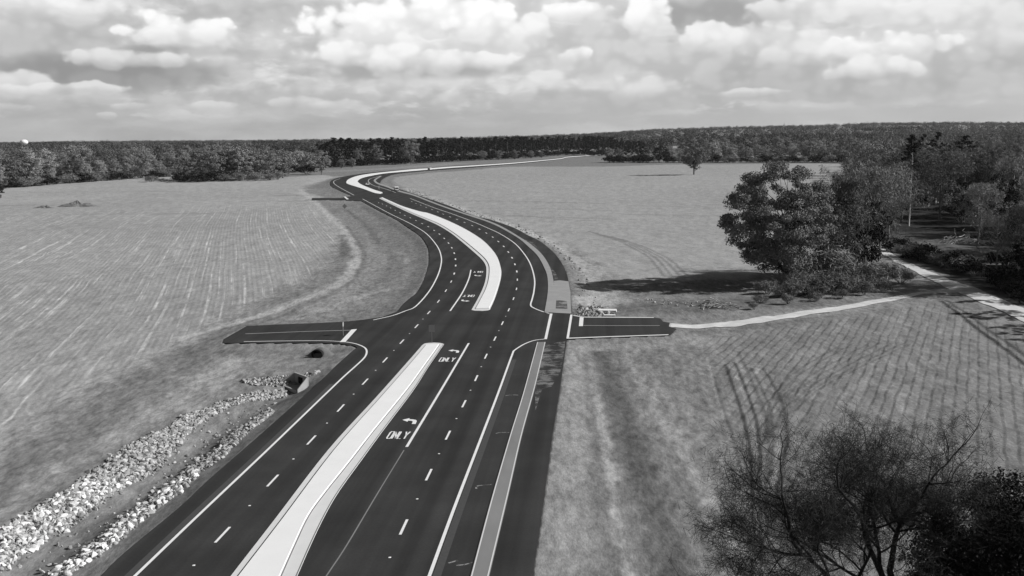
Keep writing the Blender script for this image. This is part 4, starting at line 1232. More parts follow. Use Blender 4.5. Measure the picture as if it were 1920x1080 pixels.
brush_pile(1345, 572, 6, 1.0, 'low tangle of cut branches in the rough grass before the leafy tree', 40, 5)
brush_pile(1800, 455, 9, 2.0, 'tangle of fallen branches in the grassy clearing of the woods', 50, 6)

# ---- left woods, clump and single trees beyond the left field
front = [(-40, 353), (60, 346), (150, 339), (250, 332), (330, 328), (420, 326), (520, 322), (600, 319)]
fx = np.array([p[0] for p in front]); fy = np.array([p[1] for p in front])
lab_w = 'grey leafless tree in the woodland band beyond the left field'
xx = -40.0; k = 0
for row, (dy, hmin, hmax) in enumerate(((0, 14, 20), (-8, 17, 22), (-19, 18, 24))):
    xx = -40.0 + row * 9
    while xx < 600:
        yb = float(np.interp(xx, fx, fy)) + dy + rng.randn() * 1.2
        if yb < 300: xx += 20; continue
        x, y = G(xx, yb)
        pxm = PX(xx, yb)
        dark = rng.rand() < .10
        plant('evergreen_tree' if dark else 'bare_tree', DARK[k % 3] if dark else (BAREF, BARED, BAREF, BAREP)[int(rng.rand() * 4)][k % 5], x, y, (hmin - 2 + (hmax - hmin + 4) * rng.rand()) * (.62 if dark else 1), 
              'dark evergreen in the woodland band beyond the left field' if dark else lab_w, group='evergreens of the left woodland band' if dark else 'leafless trees of the left woodland band', wide=1.0 + .35 * rng.rand())
        k += 1
        xx += (9.5 + 5 * rng.rand()) * pxm
CL = [(352, 337, 290), (378, 336, 280), (402, 338, 276), (430, 337, 273), (455, 337, 278), (478, 336, 276), (505, 335, 282), (530, 333, 280), (415, 333, 272), (465, 331, 272), (500, 330, 276)]
for k, (xi, yb, yt) in enumerate(CL):
    tree_px('bare_tree', BAREF[k % 5], xi, yb, yt, 'grey tree in the round clump of trees jutting into the left field', group='trees of the clump in the left field', wide=1.25)
for k, (xi, yb, yt) in enumerate(((336, 340, 325), (355, 340, 328), (375, 340, 326), (395, 339, 322), (420, 339, 325), (450, 338, 322), (480, 338, 320), (505, 337, 322), (520, 336, 320))):
    tree_px('shrub', DSHRUB[k % 2] if k < 4 else SHRUB[k % 3], xi, yb, yt, 'shrub at the foot of the clump of trees in the left field', 'shrub', 'shrubs under the clump of trees', 1.3, parts=('stem', 'foliage'))
tree_px('shrub', SHRUB[0], 284, 340, 328, 'grey rounded bush standing left of the clump of trees', 'shrub', wide=1.4, parts=('stem', 'foliage'))
tree_px('shrub', SHRUB[1], 305, 340, 333, 'low bush between the rounded bush and the clump of trees', 'shrub', wide=1.8, parts=('stem', 'foliage'))
tree_px('leafy_tree', GREY[0], 603, 327, 281, 'single rounded grey tree right of the clump, next to the far bend of the road', wide=1.1)
tree_px('shrub', DSHRUB[0], 576, 326, 308, 'dark bush left of the single rounded tree by the far bend', 'shrub', wide=1.2, parts=('stem', 'foliage'))
tree_px('leafy_tree', GREY[1], 771, 308, 261, 'large pale rounded tree standing before the dark pines beyond the far bend', wide=1.15)
tree_px('leafy_tree', GREY[0], 705, 309, 270, 'pale leafless tree left of the large rounded tree before the dark pines')
tree_px('leafy_tree', GREY[1], 672, 311, 277, 'smaller grey tree at the left end before the dark pines', wide=.9)
tree_px('evergreen_tree', DARK[1], -6, 377, 338, 'dark bushy tree cut by the left edge of the picture', wide=1.1)

# ---- dark pines behind the far road
pf = [(575, 315), (640, 312), (720, 308), (830, 303), (900, 299.5), (980, 296), (1060, 290), (1130, 291), (1180, 297), (1250, 301)]
px_, py_ = np.array([p[0] for p in pf]), np.array([p[1] for p in pf])
for row, dy in enumerate((0, -3.0, -6.0, -9.5)):
    xx = 588.0 + row * 3
    while xx < 1215:
        yb = float(np.interp(xx, px_, py_)) + dy + rng.randn() * .4
        if yb < 279: xx += 8; continue
        x, y = G(xx, yb); pxm = PX(xx, yb)
        plant('pine_tree', PINE[k % 4], x, y, (23 + 6 * rng.rand()) * (1 - .35 * max(0, (620 - xx) / 40)) * (1 - .3 * max(0, (xx - 1120) / 95)), 'dark pine in the tall black stand beyond the far road', group='pines of the black stand beyond the road', wide=1.25 + .4 * rng.rand(), z=0.0); k += 1
        xx += (6.2 + 2.5 * rng.rand()) * pxm * (1 if row < 2 else 1.3)
for k, (xi, yb, yt) in enumerate(((880, 301, 284), (905, 300.5, 282), (935, 299.5, 281), (965, 298.5, 280), (995, 297, 282), (1015, 296, 283), (850, 302, 286), (640, 315, 298), (660, 314, 296))):
    tree_px('bare_tree', BAREF[k % 5], xi, yb, yt, 'low grey tree in front of the black pine stand', group='low grey trees before the pines', wide=1.5)
for k, (xi, yb, yt) in enumerate(((1142, 304, 277), (1160, 304, 279), (1180, 304, 289), (1196, 304, 288), (1212, 304, 286), (1226, 304, 284))):
    tree_px('bare_tree', BAREF[k % 5], xi, yb, yt, 'pale young tree at the end of the far road beside the pines', group='pale young trees at the end of the far road', wide=1.2)
for k, (xi, yb, yt) in enumerate(((1150, 306, 295), (1168, 306, 297), (1190, 305.5, 290), (1236, 305, 272), (1248, 304.5, 278))):
    tree_px('evergreen_tree', DARK[k % 3], xi, yb, yt, 'dark evergreen at the end of the far road beside the pale young trees', group='dark evergreens at the end of the far road', wide=1.2)
# ---- grey woods behind the upper field
for row, dy in enumerate((0, -6, -13)):
    xx = 1255.0 + row * 5
    while xx < 1625:
        yb = 303.5 + dy + rng.randn() * .5
        x, y = G(xx, yb); pxm = PX(xx, yb)
        u = rng.rand(); dark = u < .10
        plant('evergreen_tree' if dark else 'bare_tree', DARK[k % 3] if dark else BAREP[k % 5], x, y, (15 + 8 * rng.rand()) * (.85 if dark else 1),
              'dark evergreen in the grey woods behind the upper field' if dark else 'grey leafless tree in the woods behind the upper field',
              group='evergreens behind the upper field' if dark else 'leafless trees behind the upper field', wide=1.1 + .4 * rng.rand(), z=float(hills(np.array([x]), np.array([y]))[0])); k += 1
        xx += (12 + 6 * rng.rand()) * pxm
tree_px('leafy_tree', recolour(GREY[0], M['twig_pale']), 1592, 303, 257, 'large rounded grey tree at the right end behind the upper field', wide=1.3)

UNDER = rng.rand(1)
for k2 in range(46):
    xi = -30 + k2 * 13.2 + rng.randn() * 3; yb = float(np.interp(xi, fx, fy)) + 1.5 + rng.rand()
    tree_px('shrub', (SHRUB + DSHRUB)[k2 % 5], xi, yb, yb - 12 - 6 * rng.rand(), 'shrub along the front edge of the woodland beyond the left field', 'shrub', 'shrubs along the left woodland edge', 1.7, parts=('stem', 'foliage'))
for k2 in range(60):
    xi = 600 + k2 * 10.4 + rng.randn() * 3
    if xi < 1140: yb = float(np.interp(xi, px_, py_)) + .5
    else: yb = 304.5
    x_, y_ = G(xi, yb)
    plant('shrub', DSHRUB[k2 % 2], x_, y_, 5 + 4 * rng.rand(), 'dark undergrowth shrub along the foot of the black pine stand', 'shrub', 'shrubs along the foot of the pines', wide=1.6, z=0.0, parts=('stem', 'foliage'))
for k2 in range(40):
    xi = 1255 + k2 * 9 + rng.randn() * 3; yb = 304 + rng.rand() * .6
    x_, y_ = G(xi, yb)
    plant('shrub', (DSHRUB + SHRUB)[k2 % 5], x_, y_, 4 + 4 * rng.rand(), 'shrub along the woodland edge behind the upper field', 'shrub', 'shrubs along the edge behind the upper field', wide=1.6, z=0.0, parts=('stem', 'foliage'))

# ---- woods far off that read as one mass
rng = np.random.RandomState(21)
n = 15000
rr_ = 1050 * np.exp(rng.rand(n) ** .8 * math.log(9.0)); aa = np.radians(-31 + 62 * rng.rand(n))
tx, ty = rr_ * np.sin(aa), rr_ * np.cos(aa)
keep = ~((rr_ < 2000) & (aa > R(-8)) & (aa < R(6.5))) & ~((rr_ < 1300) & (aa > R(5)))
keep &= ~((rr_ < 1150) & (aa > R(5)))
keep &= ~((fbm(tx / 260.0, ty / 420.0, 3) > .62) & (rr_ > 1900))        # clearings far away
tx, ty, rr_ = tx[keep], ty[keep], rr_[keep]
tz = hills(tx, ty)
hh_ = (14 + 9 * rng.rand(len(tx)))
per = 50
sc = np.clip(rr_ / 1400.0, 1.0, 3.2)
bo = ball(rng, len(tx) * per, .5)
cpos = np.repeat(np.stack([tx, ty, tz + hh_ * .55], 1), per, 0) + bo * np.repeat(np.stack([4.6 * sc, 4.6 * sc, hh_ * .46], 1), per, 0)
v, f = leaves(rng, cpos, 1.7, nrm=bo + np.array([0, 0, .2]), jit=.35)
v = v.reshape(-1, 4, 3); cc_ = v.mean(1, keepdims=True); v = cc_ + (v - cc_) * np.repeat(np.clip(sc, 1, 2.2), per)[:, None, None]
tag(mesh_obj('woods', v.reshape(-1, 3), f, M['far_leaf']), 'far woods covering the low hills up to the skyline', 'woods', kind='stuff')

# ---- leafless trees near the camera, lower right
def near_tree(seed, H, lean, lab, x, y, rz=0.0, fork=.34):
    rng = np.random.RandomState(seed)
    thick = MB(); tips = []
    def grow(p, d, L, r, depth):
        n = 5
        pts = [p]; dd = d.copy()
        for s_ in range(n - 1):
            dd = dd + rng.randn(3) * .13 + np.array([0, 0, .05]); dd /= np.linalg.norm(dd)
            pts.append(pts[-1] + dd * L / (n - 1))
        pts = np.array(pts); r1 = r * (.62 if depth < 5 else .4)
        thick.tube(pts, np.linspace(r, r1, n), 7 if depth == 0 else 5 if depth < 3 else 3, False)
        if depth >= 6: return
        nc = (3, 4, 4, 4, 4, 3)[depth]
        for c_ in range(nc):
            t = 1.0 if c_ == 0 else (.45 + .55 * rng.rand())
            f = t * (n - 1); i0 = int(min(f, n - 2)); p0 = pts[i0] + (pts[i0 + 1] - pts[i0]) * (f - i0)
            side = rng.randn(3); side -= side.dot(dd) * dd; side /= np.linalg.norm(side)
            spread = .42 if c_ == 0 else .80 + .40 * rng.rand()
            nd = dd * math.cos(spread) + side * math.sin(spread); nd[2] += .10 if depth < 4 else .02
            nd /= np.linalg.norm(nd)
            grow(p0, nd, L * ((.86 if depth else 1.08) + .18 * rng.rand()) * (.92 if c_ else 1.0) * (.80 if depth > 2 else .78), r1 * (1.0 if c_ == 0 else .80), depth + 1)
    d0 = np.array([lean, 0, 1.0]); d0 /= np.linalg.norm(d0)
    grow(np.array([0, 0, -.3]), d0, H * fork, H * .020, 0)
    # fine twigs
    v, fs = thick.arrays()
    e = empty('bare_tree', (x, y, gz(x, y)), rz)
    fine = max(1, 0)
    link(bpy.data.objects.new('trunk', new_mesh('trunk', v, fs, M['bark_dark'], True)), e)
    hi = v[v[:, 2] > H * .42]
    n = 19000
    pos = hi[rng.randint(0, len(hi), n)] + rng.randn(n, 3) * .22
    v, f = blades(rng, pos, .8, .021, .5)
    me = new_mesh('crown', v, f, M['bark_dark']); link(bpy.data.objects.new('crown', me), e)
    e.scale = (1.0, 1.0, .74)
    return tag(e, lab, 'tree')
NT = [(5, 13.8, -.14, 1540, 1185, 'leafless tree leaning left, leftmost of the three near bottom right trees', .3),
      (9, 15.0, .02, 1592, 1180, 'leafless tree with upright dark trunk, middle of the three near bottom right trees', 1.7),
      (14, 15.2, .10, 1664, 1178, 'leafless tree with forked trunk, rightmost of the three near bottom right trees', 3.1)]
for sd_, H, le, xi, yi, lab, rz in NT:
    x, y = G(xi + 40, yi); near_tree(sd_, H, le, lab, x, y, 0.0 if sd_ == 5 else rz)
nd1 = leafy_proto(61, 8.5, 3.6, .02, 110, 260, .17, M['cedar_leaf'], M['bark_dark'], 1.0)
for (xi, yi, h, w_, lab) in ((1856, 1200, 9.3, 1.0, 'black dense evergreen in the bottom right corner, beside the leafless trees'),
                             (1945, 1180, 9.4, 1.1, 'black dense evergreen cut by the right edge at the bottom right corner'),
                             (1775, 1235, 5.6, 1.1, 'low dark evergreen bush under the leafless trees at the bottom right')):
    x, y = G(xi, yi); plant('evergreen_tree', nd1, x, y, h, lab, wide=w_)
# ------------------------------------------------------------------ rubble lining of the ditch
def stone_mesh(seed, name='stone'):
    bm = bmesh.new(); bmesh.ops.create_icosphere(bm, subdivisions=2, radius=.5)
    rng = np.random.RandomState(seed); dirs = rng.randn(9, 3); dirs /= np.linalg.norm(dirs, axis=1)[:, None]
    cut = .20 + .16 * rng.rand(9)
    for v in bm.verts:
        c_ = np.array(v.co)
        for d, k in zip(dirs, cut):
            t = c_.dot(d)
            if t > k: c_ = c_ - d * (t - k)
        v.co = Vector(c_ * np.array([1.0, .8, .7]) * 1.55)
    me = bpy.data.meshes.new(name); bm.to_mesh(me); bm.free()
    me.polygons.foreach_set('use_smooth', np.zeros(len(me.polygons), bool))
    me.materials.append(M['rock']); return me
STONES = [stone_mesh(k) for k in range(8)]
def mesh_np(me):
    v = np.zeros(len(me.vertices) * 3); me.vertices.foreach_get('co', v)
    return v.reshape(-1, 3), np.array([list(p.vertices) for p in me.polygons])
SNP = [mesh_np(m_) for m_ in STONES]

def band_points(rng, up, lo, n, edge=1.0):
    a, b_ = ground_line(up, 5), ground_line(lo, 5)
    m_ = 160; a, b_ = resample(a, m_), resample(b_, m_)
    wid = np.linalg.norm(b_ - a, axis=1); seg = np.r_[0, np.linalg.norm(np.diff((a + b_) / 2, axis=0), axis=1)]
    cum = np.cumsum(seg * (wid + .2)); cum /= cum[-1]
    i_ = np.interp(rng.rand(n), cum, np.arange(m_)); k0 = np.clip(i_.astype(int), 0, m_ - 2); fr_ = (i_ - k0)[:, None]
    t = (rng.rand(n) + rng.randn(n) * .06 * edge)[:, None]
    A_ = a[k0] * (1 - fr_) + a[k0 + 1] * fr_; B_ = b_[k0] * (1 - fr_) + b_[k0 + 1] * fr_
    return A_ * (1 - t) + B_ * t
rng = np.random.RandomState(4)
B1u = [(-120, 1060), (0, 986), (102, 925), (183, 872), (244, 827), (310, 797), (346, 772), (407, 748), (460, 731), (535, 718)]
B1l = [(-80, 1110), (0, 1047), (41, 1018), (122, 968), (183, 925), (244, 888), (306, 845), (358, 792), (407, 764), (460, 742), (535, 727)]
B2u = [(20, 1130), (92, 1062), (150, 1020), (212, 974), (264, 930), (314, 893), (356, 856), (397, 833), (440, 796), (505, 758)]
B2l = [(60, 1130), (118, 1076), (178, 1040), (236, 994), (292, 947), (340, 912), (380, 874), (418, 850), (456, 812), (514, 768)]
B3u = [(452, 703), (490, 703), (540, 698)]; B3l = [(458, 712), (500, 715), (545, 712)]
B4u = [(560, 706), (580, 694), (598, 690)]; B4l = [(566, 712), (586, 701), (600, 697)]
P = np.vstack([band_points(rng, B1u, B1l, 7800), band_points(rng, B2u, B2l, 4000, 1.2), band_points(rng, B3u, B3l, 260), band_points(rng, B4u, B4l, 40),
               band_points(rng, B1l, B2u, 200)])
sz = np.clip(rng.lognormal(math.log(.25), .36, len(P)), .10, .48)
sz[-200:] *= .75
def gz_many(px, py):
    d = seg_dist(px, py, closed); d = np.where(in_poly(px, py, dark_outline), -d, d)
    return relief(px, py, d, seg_dist(px, py, ditch_a)), d
zz, dd_ = gz_many(P[:, 0], P[:, 1])
ok = dd_ > .8; P, sz, zz = P[ok], sz[ok], zz[ok]
show = sz / np.hypot(P[:, 0], P[:, 1])
iv = np.array([img_of(p[0], p[1], z) for p, z in zip(P, zz)])
show[(iv[:, 0] < 0) | (iv[:, 1] > 1085)] = 0
order = np.argsort(-show)
big = order[:280]; rest = order[280:]
for n_, k in enumerate(big):
    o = link(bpy.data.objects.new('stone', STONES[n_ % 8])); s = sz[k]
    o.location = (P[k, 0], P[k, 1], zz[k] + s * .20); o.rotation_euler = tuple(rng.rand(3) * (.7, .7, 6.28)); o.scale = (s * (1 + .3 * rng.rand()), s, s)
    tag(o, 'larger pale broken stone in the rubble bands lining the left roadside ditch', 'stone', 'larger stones lining the roadside ditch')
def rubble(name, P, sz, zz, lab, cat, mat):
    vs, fs, n = [], [], 0
    for k in range(len(P)):
        v, f = SNP[k % 8]; a, b_, c_ = rng.rand(3) * (.8, .8, 6.28)
        rot = np.array((Matrix.Rotation(c_, 3, 'Z') @ Matrix.Rotation(a, 3, 'X') @ Matrix.Rotation(b_, 3, 'Y')))
        vs.append((v * sz[k]) @ rot.T + np.array([P[k, 0], P[k, 1], zz[k] + sz[k] * .18])); fs.append(f + n); n += len(v)
    return tag(mesh_obj(name, np.vstack(vs), np.vstack(fs), mat), lab, cat, kind='stuff')
rubble('rubble', P[rest], sz[rest], zz[rest], 'pale broken rubble in two bands along the left roadside ditch', 'rubble', M['rock'])
# rubble on the outside of the bend and by the right side road
rng = np.random.RandomState(6)
C1u = [(770, 352), (830, 375), (900, 398), (960, 417), (1020, 444), (1060, 470), (1095, 505), (1112, 540), (1120, 570)]
C1l = [(762, 356), (820, 380), (890, 404), (950, 424), (1005, 450), (1048, 480), (1078, 515), (1090, 550), (1085, 575)]
C2u = [(1085, 568), (1130, 572), (1150, 578)]; C2l = [(1082, 590), (1120, 592), (1150, 590)]
C3u = [(1195, 555), (1245, 560), (1300, 564), (1330, 566)]; C3l = [(1200, 561), (1260, 570), (1300, 574), (1325, 572)]
P2 = np.vstack([band_points(rng, C1u, C1l, 650, 2), band_points(rng, C2u, C2l, 260), band_points(rng, C3u, C3l, 70, 3)])
s2 = np.clip(rng.lognormal(math.log(.30), .4, len(P2)), .12, .8); s2[-70:] *= .7
z2, d2_ = gz_many(P2[:, 0], P2[:, 1]); ok = d2_ > .7
rubble('rubble', P2[ok], s2[ok], z2[ok], 'scattered pale rubble outside the bend and beside the right side road', 'rubble', M['stone'])

# ------------------------------------------------------------------ culverts
def culvert(x, yb, rz, lab, s=1.0):
    gx_, gy_ = G(x, yb); e = empty('culvert', (gx_, gy_, gz(gx_, gy_) - .1), rz, s)
    h = MB()                                                   # headwall with an opening, in local metres, facing -y
    h.box(-1.9, -.75, 0, .3, -.4, 1.5); h.box(.75, 1.9, 0, .3, -.4, 1.5); h.box(-.75, .75, .004, .3, 1.15, 1.5)
    h.build('headwall', M['old_concrete'], e)
    for s_ in (-1, 1):
        w = MB(); w.hexa([(s_ * 1.9, 0, -.4), (s_ * 2.9, -2.0, -.4), (s_ * 2.9 + .22, -2.0, -.4), (s_ * 1.9 + .22, 0, -.4), (s_ * 1.9, 0, 1.5), (s_ * 2.9, -2.0, .25), (s_ * 2.9 + .22, -2.0, .25), (s_ * 1.9 + .22, 0, 1.5)])
        w.build('wing_wall', M['old_concrete'], e)
    fl_ = MB(); fl_.hexa([(-1.9, -.01, -.4), (1.9, -.01, -.4), (2.9, -2.0, -.4), (-2.9, -2.0, -.4), (-1.9, -.01, .03), (1.9, -.01, .03), (2.9, -2.0, .03), (-2.9, -2.0, .03)]); fl_.build('apron', M['old_concrete'], e)
    d_ = MB(); d_.box(-.74, .74, .10, .36, -.3, 1.14); d_.build('opening_shade', M['dark'], e)  # black box in the gap, painting the shade of the culvert mouth
    return tag(e, lab, 'culvert')
culvert(563, 712, R(-52), 'concrete culvert headwall with wing walls at the end of the rubble ditch', .85)
pe = empty('drain_pipe', (*G(594, 664), gz(*G(594, 664)) + .12), R(-12))
m_ = MB()
for r0_, r1_ in ((.62, .62), (.54, .54)): pass
ring = lambda r, y: [(math.cos(t) * r * 1.25, y, math.sin(t) * r + .35) for t in np.linspace(0, 2 * math.pi, 21)[:-1]]
outer0, outer1, inner0 = ring(.62, 0), ring(.58, .7), ring(.54, 0)
inner1 = ring(.52, .6)
vs = outer0 + outer1 + inner0 + inner1; k20 = 20
fs = []
for a in range(20):
    b2 = (a + 1) % 20
    fs += [(a, b2, b2 + 20, a + 20), (a, a + 40, b2 + 40, b2), (a + 40, a + 60, b2 + 60, b2 + 40)]
m_.add(vs, fs); m_.build('pipe', M['rubber'], pe, True)
ic = MB(); ic.poly_extrude([(p[0], p[1], p[2]) for p in inner1], (0, -.02, 0)); ic.build('opening_shade', M['dark'], pe)  # black disc closing the bore, shade painted as colour
mc = MB(); mv = []
for j_ in range(9):
    for i_ in range(18):
        a = i_ * 2 * math.pi / 18; r = j_ / 8; mv.append((math.cos(a) * r * 2.0, 1.5 + math.sin(a) * r * 1.4, 1.15 * (1 - r ** 1.6) - .12))
mc.add(mv, [(j_ * 18 + i_, (j_ + 1) * 18 + i_, (j_ + 1) * 18 + (i_ + 1) % 18, j_ * 18 + (i_ + 1) % 18) for j_ in range(8) for i_ in range(18)])
mc.build('soil_cover', material('grassy_soil', .14, 1.0, .5, 1.2, .5, 4.0, spec=0), pe, True)
tag(pe, 'black end of a drain pipe in the grass below the left side road', 'drain pipe')
slabm = MB()
for k, (xa, ya) in enumerate(((1138, 579), (1146, 593))): pass
def conc_slab(x, y, L, W_, lab, rz):
    gx_, gy_ = G(x, y); m = MB(); m.hexa([(-L / 2, -W_ / 2, -.1), (L / 2, -W_ / 2, -.1), (L / 2, W_ / 2, -.1), (-L / 2, W_ / 2, -.1), (-L / 2 + .05, -W_ / 2 + .05, .4), (L / 2 - .05, -W_ / 2 + .05, .4), (L / 2 - .05, W_ / 2 - .05, .4), (-L / 2 + .05, W_ / 2 - .05, .4)])
    o = m.build('concrete_slab', M['concrete'])
    o.location = (gx_, gy_, gz(gx_, gy_)); o.rotation_euler = (R(6), 0, rz); return tag(o, lab, 'slab')
conc_slab(1139, 580, 3.0, 1.1, 'long white concrete slab on the rubble by the right side road', R(-8))
conc_slab(1143, 593, 1.9, .6, 'small white concrete slab at the kerb of the right side road', R(-5))

# ------------------------------------------------------------------ signs
def sign(x, yb, h, w, ph, rz, lab, mat, shape='rect'):
    gx_, gy_ = G(x, yb); e = empty('road_sign', (gx_, gy_, 0.0 if shape != 'dia' else gz(gx_, gy_)), rz)
    m = MB(); m.box(-.04, .04, -.03, .03, -.2, h); m.build('post', M['metal'] if mat is not M['sign_back'] else M['sign_back'], e)
    p_ = MB()
    if shape == 'rect': pts = [(-w / 2, -.034, h - ph), (w / 2, -.034, h - ph), (w / 2, -.034, h + .02), (-w / 2, -.034, h + .02)]
    elif shape == 'dia': pts = [(0, -.034, h - ph), (w / 2, -.034, h - ph / 2), (0, -.034, h + .02), (-w / 2, -.034, h - ph / 2)]
    else: pts = [(math.cos(a) * w / 2, -.034, h - ph / 2 + math.sin(a) * ph / 2) for a in np.linspace(math.pi / 8, 2 * math.pi + math.pi / 8, 9)[:-1]]
    p_.poly_extrude(pts, (0, -.012, 0)); p_.build('panel', mat, e)
    return tag(e, lab, 'sign')
sign(810, 643.5, 2.55, .80, .95, R(4), 'grey sign seen from behind on a post at the far tip of the near median', M['sign_back'])
sign(643.5, 629, 2.0, .75, .75, R(86), 'pale sign seen edge-on beside the stop line of the left side road', M['metal'], 'oct')
sign(646.5, 394, 3.2, 2.0, 2.0, R(10), 'small dark pointed sign on a post in the verge near the far side road', M['sign_back'], 'dia')
sign(711, 357, 2.4, 1.0, 1.3, R(10), 'small pale sign at the tip of the far median', M['metal'])

# ------------------------------------------------------------------ vehicles, all far off
def wheel(e, x, y, r, w):
    a = empty('wheel'); a.parent = e; a.location = (x, y, r)
    t_ = MB(); t_.tube([(-w / 2, 0, 0), (w / 2, 0, 0)], r, 14); t_.build('tyre', M['rubber'], a)
    h_ = MB(); h_.tube([(-w / 2 - .015, 0, 0), (w / 2 + .015, 0, 0)], r * .55, 10); h_.build('rim', M['metal'], a)
def vehicle(x, y, d, lab, L=4.8, W_=1.85, H=1.5, van=False, cat='car', name='parked_car'):
    gx_, gy_ = G(x, y); e = empty(name, (gx_, gy_, .01), math.atan2(-d[0], d[1]))
    hw = W_ / 2
    if van: prof = [(-L / 2, .35), (L / 2, .35), (L / 2, .95), (L / 2 - .9, 1.15), (L / 2 - 1.5, H), (-L / 2 + .1, H), (-L / 2, H - .25)]
    else: prof = [(-L / 2, .32), (L / 2, .32), (L / 2, .72), (L / 2 - .15, .80), (L / 2 - 1.25, .92), (L / 2 - 2.0, H), (-L / 2 + 1.1, H), (-L / 2 + .35, .98), (-L / 2, .92)]
    m = MB(); m.poly_extrude([(-hw, p[0], p[1]) for p in prof], (W_, 0, 0)); m.build('body', M['white'], e)
    wy0, wy1 = (-L / 2 + .25, L / 2 - 1.6) if van else (-L / 2 + .95, L / 2 - 1.75)
    z0, z1 = (1.15, H - .22) if van else (.98, H - .08)
    for s_ in (-1, 1):
        g = MB(); g.poly_extrude([(s_ * (hw + .004), wy0, z0), (s_ * (hw + .004), wy1 + .35, z0), (s_ * (hw + .004), wy1, z1), (s_ * (hw + .004), wy0 + .2, z1)], (s_ * .008, 0, 0)); g.build('side_window', M['glass'], e)
    g = MB()
    if van: g.poly_extrude([(-hw + .15, -L / 2 - .004, 1.15), (hw - .15, -L / 2 - .004, 1.15), (hw - .2, -L / 2 - .004, H - .35), (-hw + .2, -L / 2 - .004, H - .35)], (0, -.01, 0))
    else:
        g.hexa([(-hw + .12, -L / 2 + .37, 1.0), (hw - .12, -L / 2 + .37, 1.0), (hw - .12, -L / 2 + .40, 1.0), (-hw + .12, -L / 2 + .40, 1.0), (-hw + .2, -L / 2 + 1.0, H - .04), (hw - .2, -L / 2 + 1.0, H - .04), (hw - .2, -L / 2 + 1.08, H - .04), (-hw + .2, -L / 2 + 1.08, H - .04)])
    g.build('rear_window', M['glass'], e)
    b_ = MB(); b_.box(-hw + .02, hw - .02, -L / 2 - .10, -L / 2 - .002, .36, .60); b_.build('bumper', M['rubber'], e)
    for s_ in (-1, 1):
        l_ = MB(); l_.box(s_ * hw * .82 - .12, s_ * hw * .82 + .12, -L / 2 - .03, -L / 2 - .003, .66, .86); l_.build('tail_light', M['sign_back'], e)
        for yy in (-L / 2 + .95, L / 2 - .95): wheel(e, s_ * (hw - .08), yy, .36 if van else .32, .24)
    return tag(e, lab, cat)
vehicle(743, 358, unit((790, 376), (748, 360)), 'white van standing on the path on the outside of the far bend', 5.6, 2.1, 2.3, True, 'van', 'parked_van')
vehicle(689, 348, unit((715, 356), (690, 347)), 'white car in the lane of the far bend, beside the far median', name='moving_car')
vehicle(806, 318.5, unit((750, 323), (806, 318)), 'tiny white car on the far straight beyond the bend', 5.2, 2.1, 1.9, True, 'car', 'moving_car')

# ------------------------------------------------------------------ heaps in the left field
def heap(x, yb, w, h, lab, seed):
    gx_, gy_ = G(x, yb); rng = np.random.RandomState(seed)
    n, k = 26, 14; vs = []
    for j_ in range(k + 1):
        for i_ in range(n):
            a = i_ * 2 * math.pi / n; r = j_ / k
            e_ = 1 + .25 * math.sin(a * 3 + seed) + .12 * math.sin(a * 7)
            z = h * (1 - r ** 1.3) * (.15 + 1.7 * float(fbm(np.array([math.cos(a) * r * 4.2 + seed]), np.array([math.sin(a) * r * 4.2]), 4)[0])) - .15 * r
            vs.append((math.cos(a) * r * w / 2 * e_, math.sin(a) * r * w * .3 * e_, z))
    fs = np.array([(j_ * n + i_, (j_ + 1) * n + i_, (j_ + 1) * n + (i_ + 1) % n, j_ * n + (i_ + 1) % n) for j_ in range(k) for i_ in range(n)])
    o = mesh_obj('soil_heap', vs, fs, M['heap']); o.location = (gx_, gy_, gz(gx_, gy_) - .05); return tag(o, lab, 'soil heap')
M['heap'] = material('turned_soil', .16, 1.0, .6, .5, .6, 2.0, spec=0)
heap(146, 385, 18, 2.1, 'dark rough heap of soil and roots in the left field', 2)
heap(84, 388, 9, 1.1, 'low pale soil heap left of the larger one in the left field', 3)

# ------------------------------------------------------------------ far structures
def water_tower():
    d = 3800.0; a, e_ = azel(45, 266.5)
    x, y = d * math.sin(a), d * math.cos(a); zc = CAM_H + d * math.tan(e_)
    e = empty('water_tower', (x, y, 0))
    vs, k, n = [], 12, 20
    for j_ in range(k + 1):
        t = math.pi * j_ / k
        for i_ in range(n):
            p_ = 2 * math.pi * i_ / n; vs.append((math.cos(p_) * math.sin(t) * 12.5, math.sin(p_) * math.sin(t) * 12.5, zc + math.cos(t) * 8.5))
    fs = np.array([(j_ * n + i_, (j_ + 1) * n + i_, (j_ + 1) * n + (i_ + 1) % n, j_ * n + (i_ + 1) % n) for j_ in range(k) for i_ in range(n)])
    mesh_obj('tank', vs, fs, M['white'], e, True)
    m = MB(); m.tube([(0, 0, 0), (0, 0, 5), (0, 0, zc - 9), (0, 0, zc - 6.5)], [5, 2.6, 2.2, 4], 16); m.build('column', M['white'], e, True)
    tag(e, 'white rounded water tower rising over the left skyline', 'water tower')
water_tower()
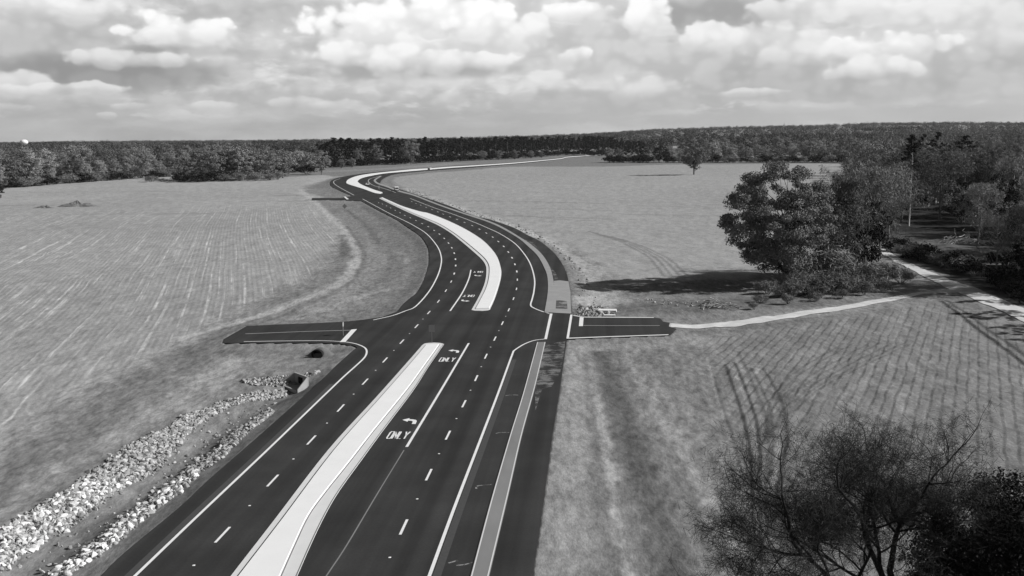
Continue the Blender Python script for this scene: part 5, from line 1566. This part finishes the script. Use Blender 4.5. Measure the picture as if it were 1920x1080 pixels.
def mast():
    d = 5200.0; a, e_ = azel(1470, 243)
    x, y = d * math.sin(a), d * math.cos(a); z0 = float(hills(np.array([x]), np.array([y]))[0]); ztop = CAM_H + d * math.tan(azel(1470, 234)[1])
    e = empty('radio_mast', (x, y, z0)); H = max(30, ztop - z0)
    m = MB()
    for k in range(3):
        t = k * 2.094; m.tube([(math.cos(t) * 3.2, math.sin(t) * 3.2, 0), (math.cos(t) * 1.6, math.sin(t) * 1.6, H)], .5, 4)
        for q in range(10):
            z = H * q / 10; r = 3.2 - 1.6 * q / 10; t2 = t + 2.094; m.tube([(math.cos(t) * r, math.sin(t) * r, z), (math.cos(t2) * r, math.sin(t2) * r, z + H / 10)], .25, 4, False)
    m.build('lattice', M['metal'], e)
    m = MB(); m.tube([(0, 0, H), (0, 0, H + 8)], .35, 5); m.build('antenna', M['metal'], e)
    m = MB(); m.box(-2.6, 2.6, -2.6, 2.6, H * .72, H * .80); m.build('platform', M['metal'], e)
    tag(e, 'thin lattice radio mast on the wooded ridge of the right skyline', 'mast')
mast()
def barn():
    a, e_ = azel(1276, 273); d = 1290.0
    x, y = d * math.sin(a), d * math.cos(a); top = CAM_H + d * math.tan(e_)
    z0 = float(hills(np.array([x]), np.array([y]))[0]); H = max(6.0, top - z0)
    e = empty('barn', (x, y, z0 - .5), R(-12))
    L, W_ = 17.0, 9.0; hw = H - 2.4
    m = MB(); m.poly_extrude([(-L / 2, -W_ / 2, 0), (-L / 2, W_ / 2, 0), (-L / 2, W_ / 2, hw), (-L / 2, 0, H - .1), (-L / 2, -W_ / 2, hw)], (L, 0, 0)); m.build('wall', M['white'], e)
    for s_ in (-1, 1):
        m = MB(); m.poly_extrude([(-L / 2 - .5, s_ * (W_ / 2 + .5), hw - .25), (L / 2 + .5, s_ * (W_ / 2 + .5), hw - .25), (L / 2 + .5, 0, H + .02), (-L / 2 - .5, 0, H + .02)], (0, 0, .15)); m.build('roof', M['metal'], e)
    m = MB(); m.box(-2, 2, -W_ / 2 - .06, -W_ / 2 - .003, 0, 4); m.build('door', M['sign_back'], e)
    tag(e, 'pale barn roof showing above the grey woods behind the upper field', 'barn')
barn()
# ------------------------------------------------------------------ air
hz = MB(); hz.box(-9000, 9000, -60, 13500, -30, 130)
hm = bpy.data.materials.new('air'); hm.use_nodes = True
t = hm.node_tree; t.nodes.remove(t.nodes['Principled BSDF'])
pv = t.nodes.new('ShaderNodeVolumePrincipled')
pv.inputs['Color'].default_value = (.9, .9, .9, 1); pv.inputs['Density'].default_value = 0.000024
pv.inputs['Anisotropy'].default_value = 0.3
t.links.new(pv.outputs[0], t.nodes['Material Output'].inputs['Volume'])
tag(hz.build('haze', hm), 'thin pale haze over the fields and far woods', 'haze', kind='stuff')
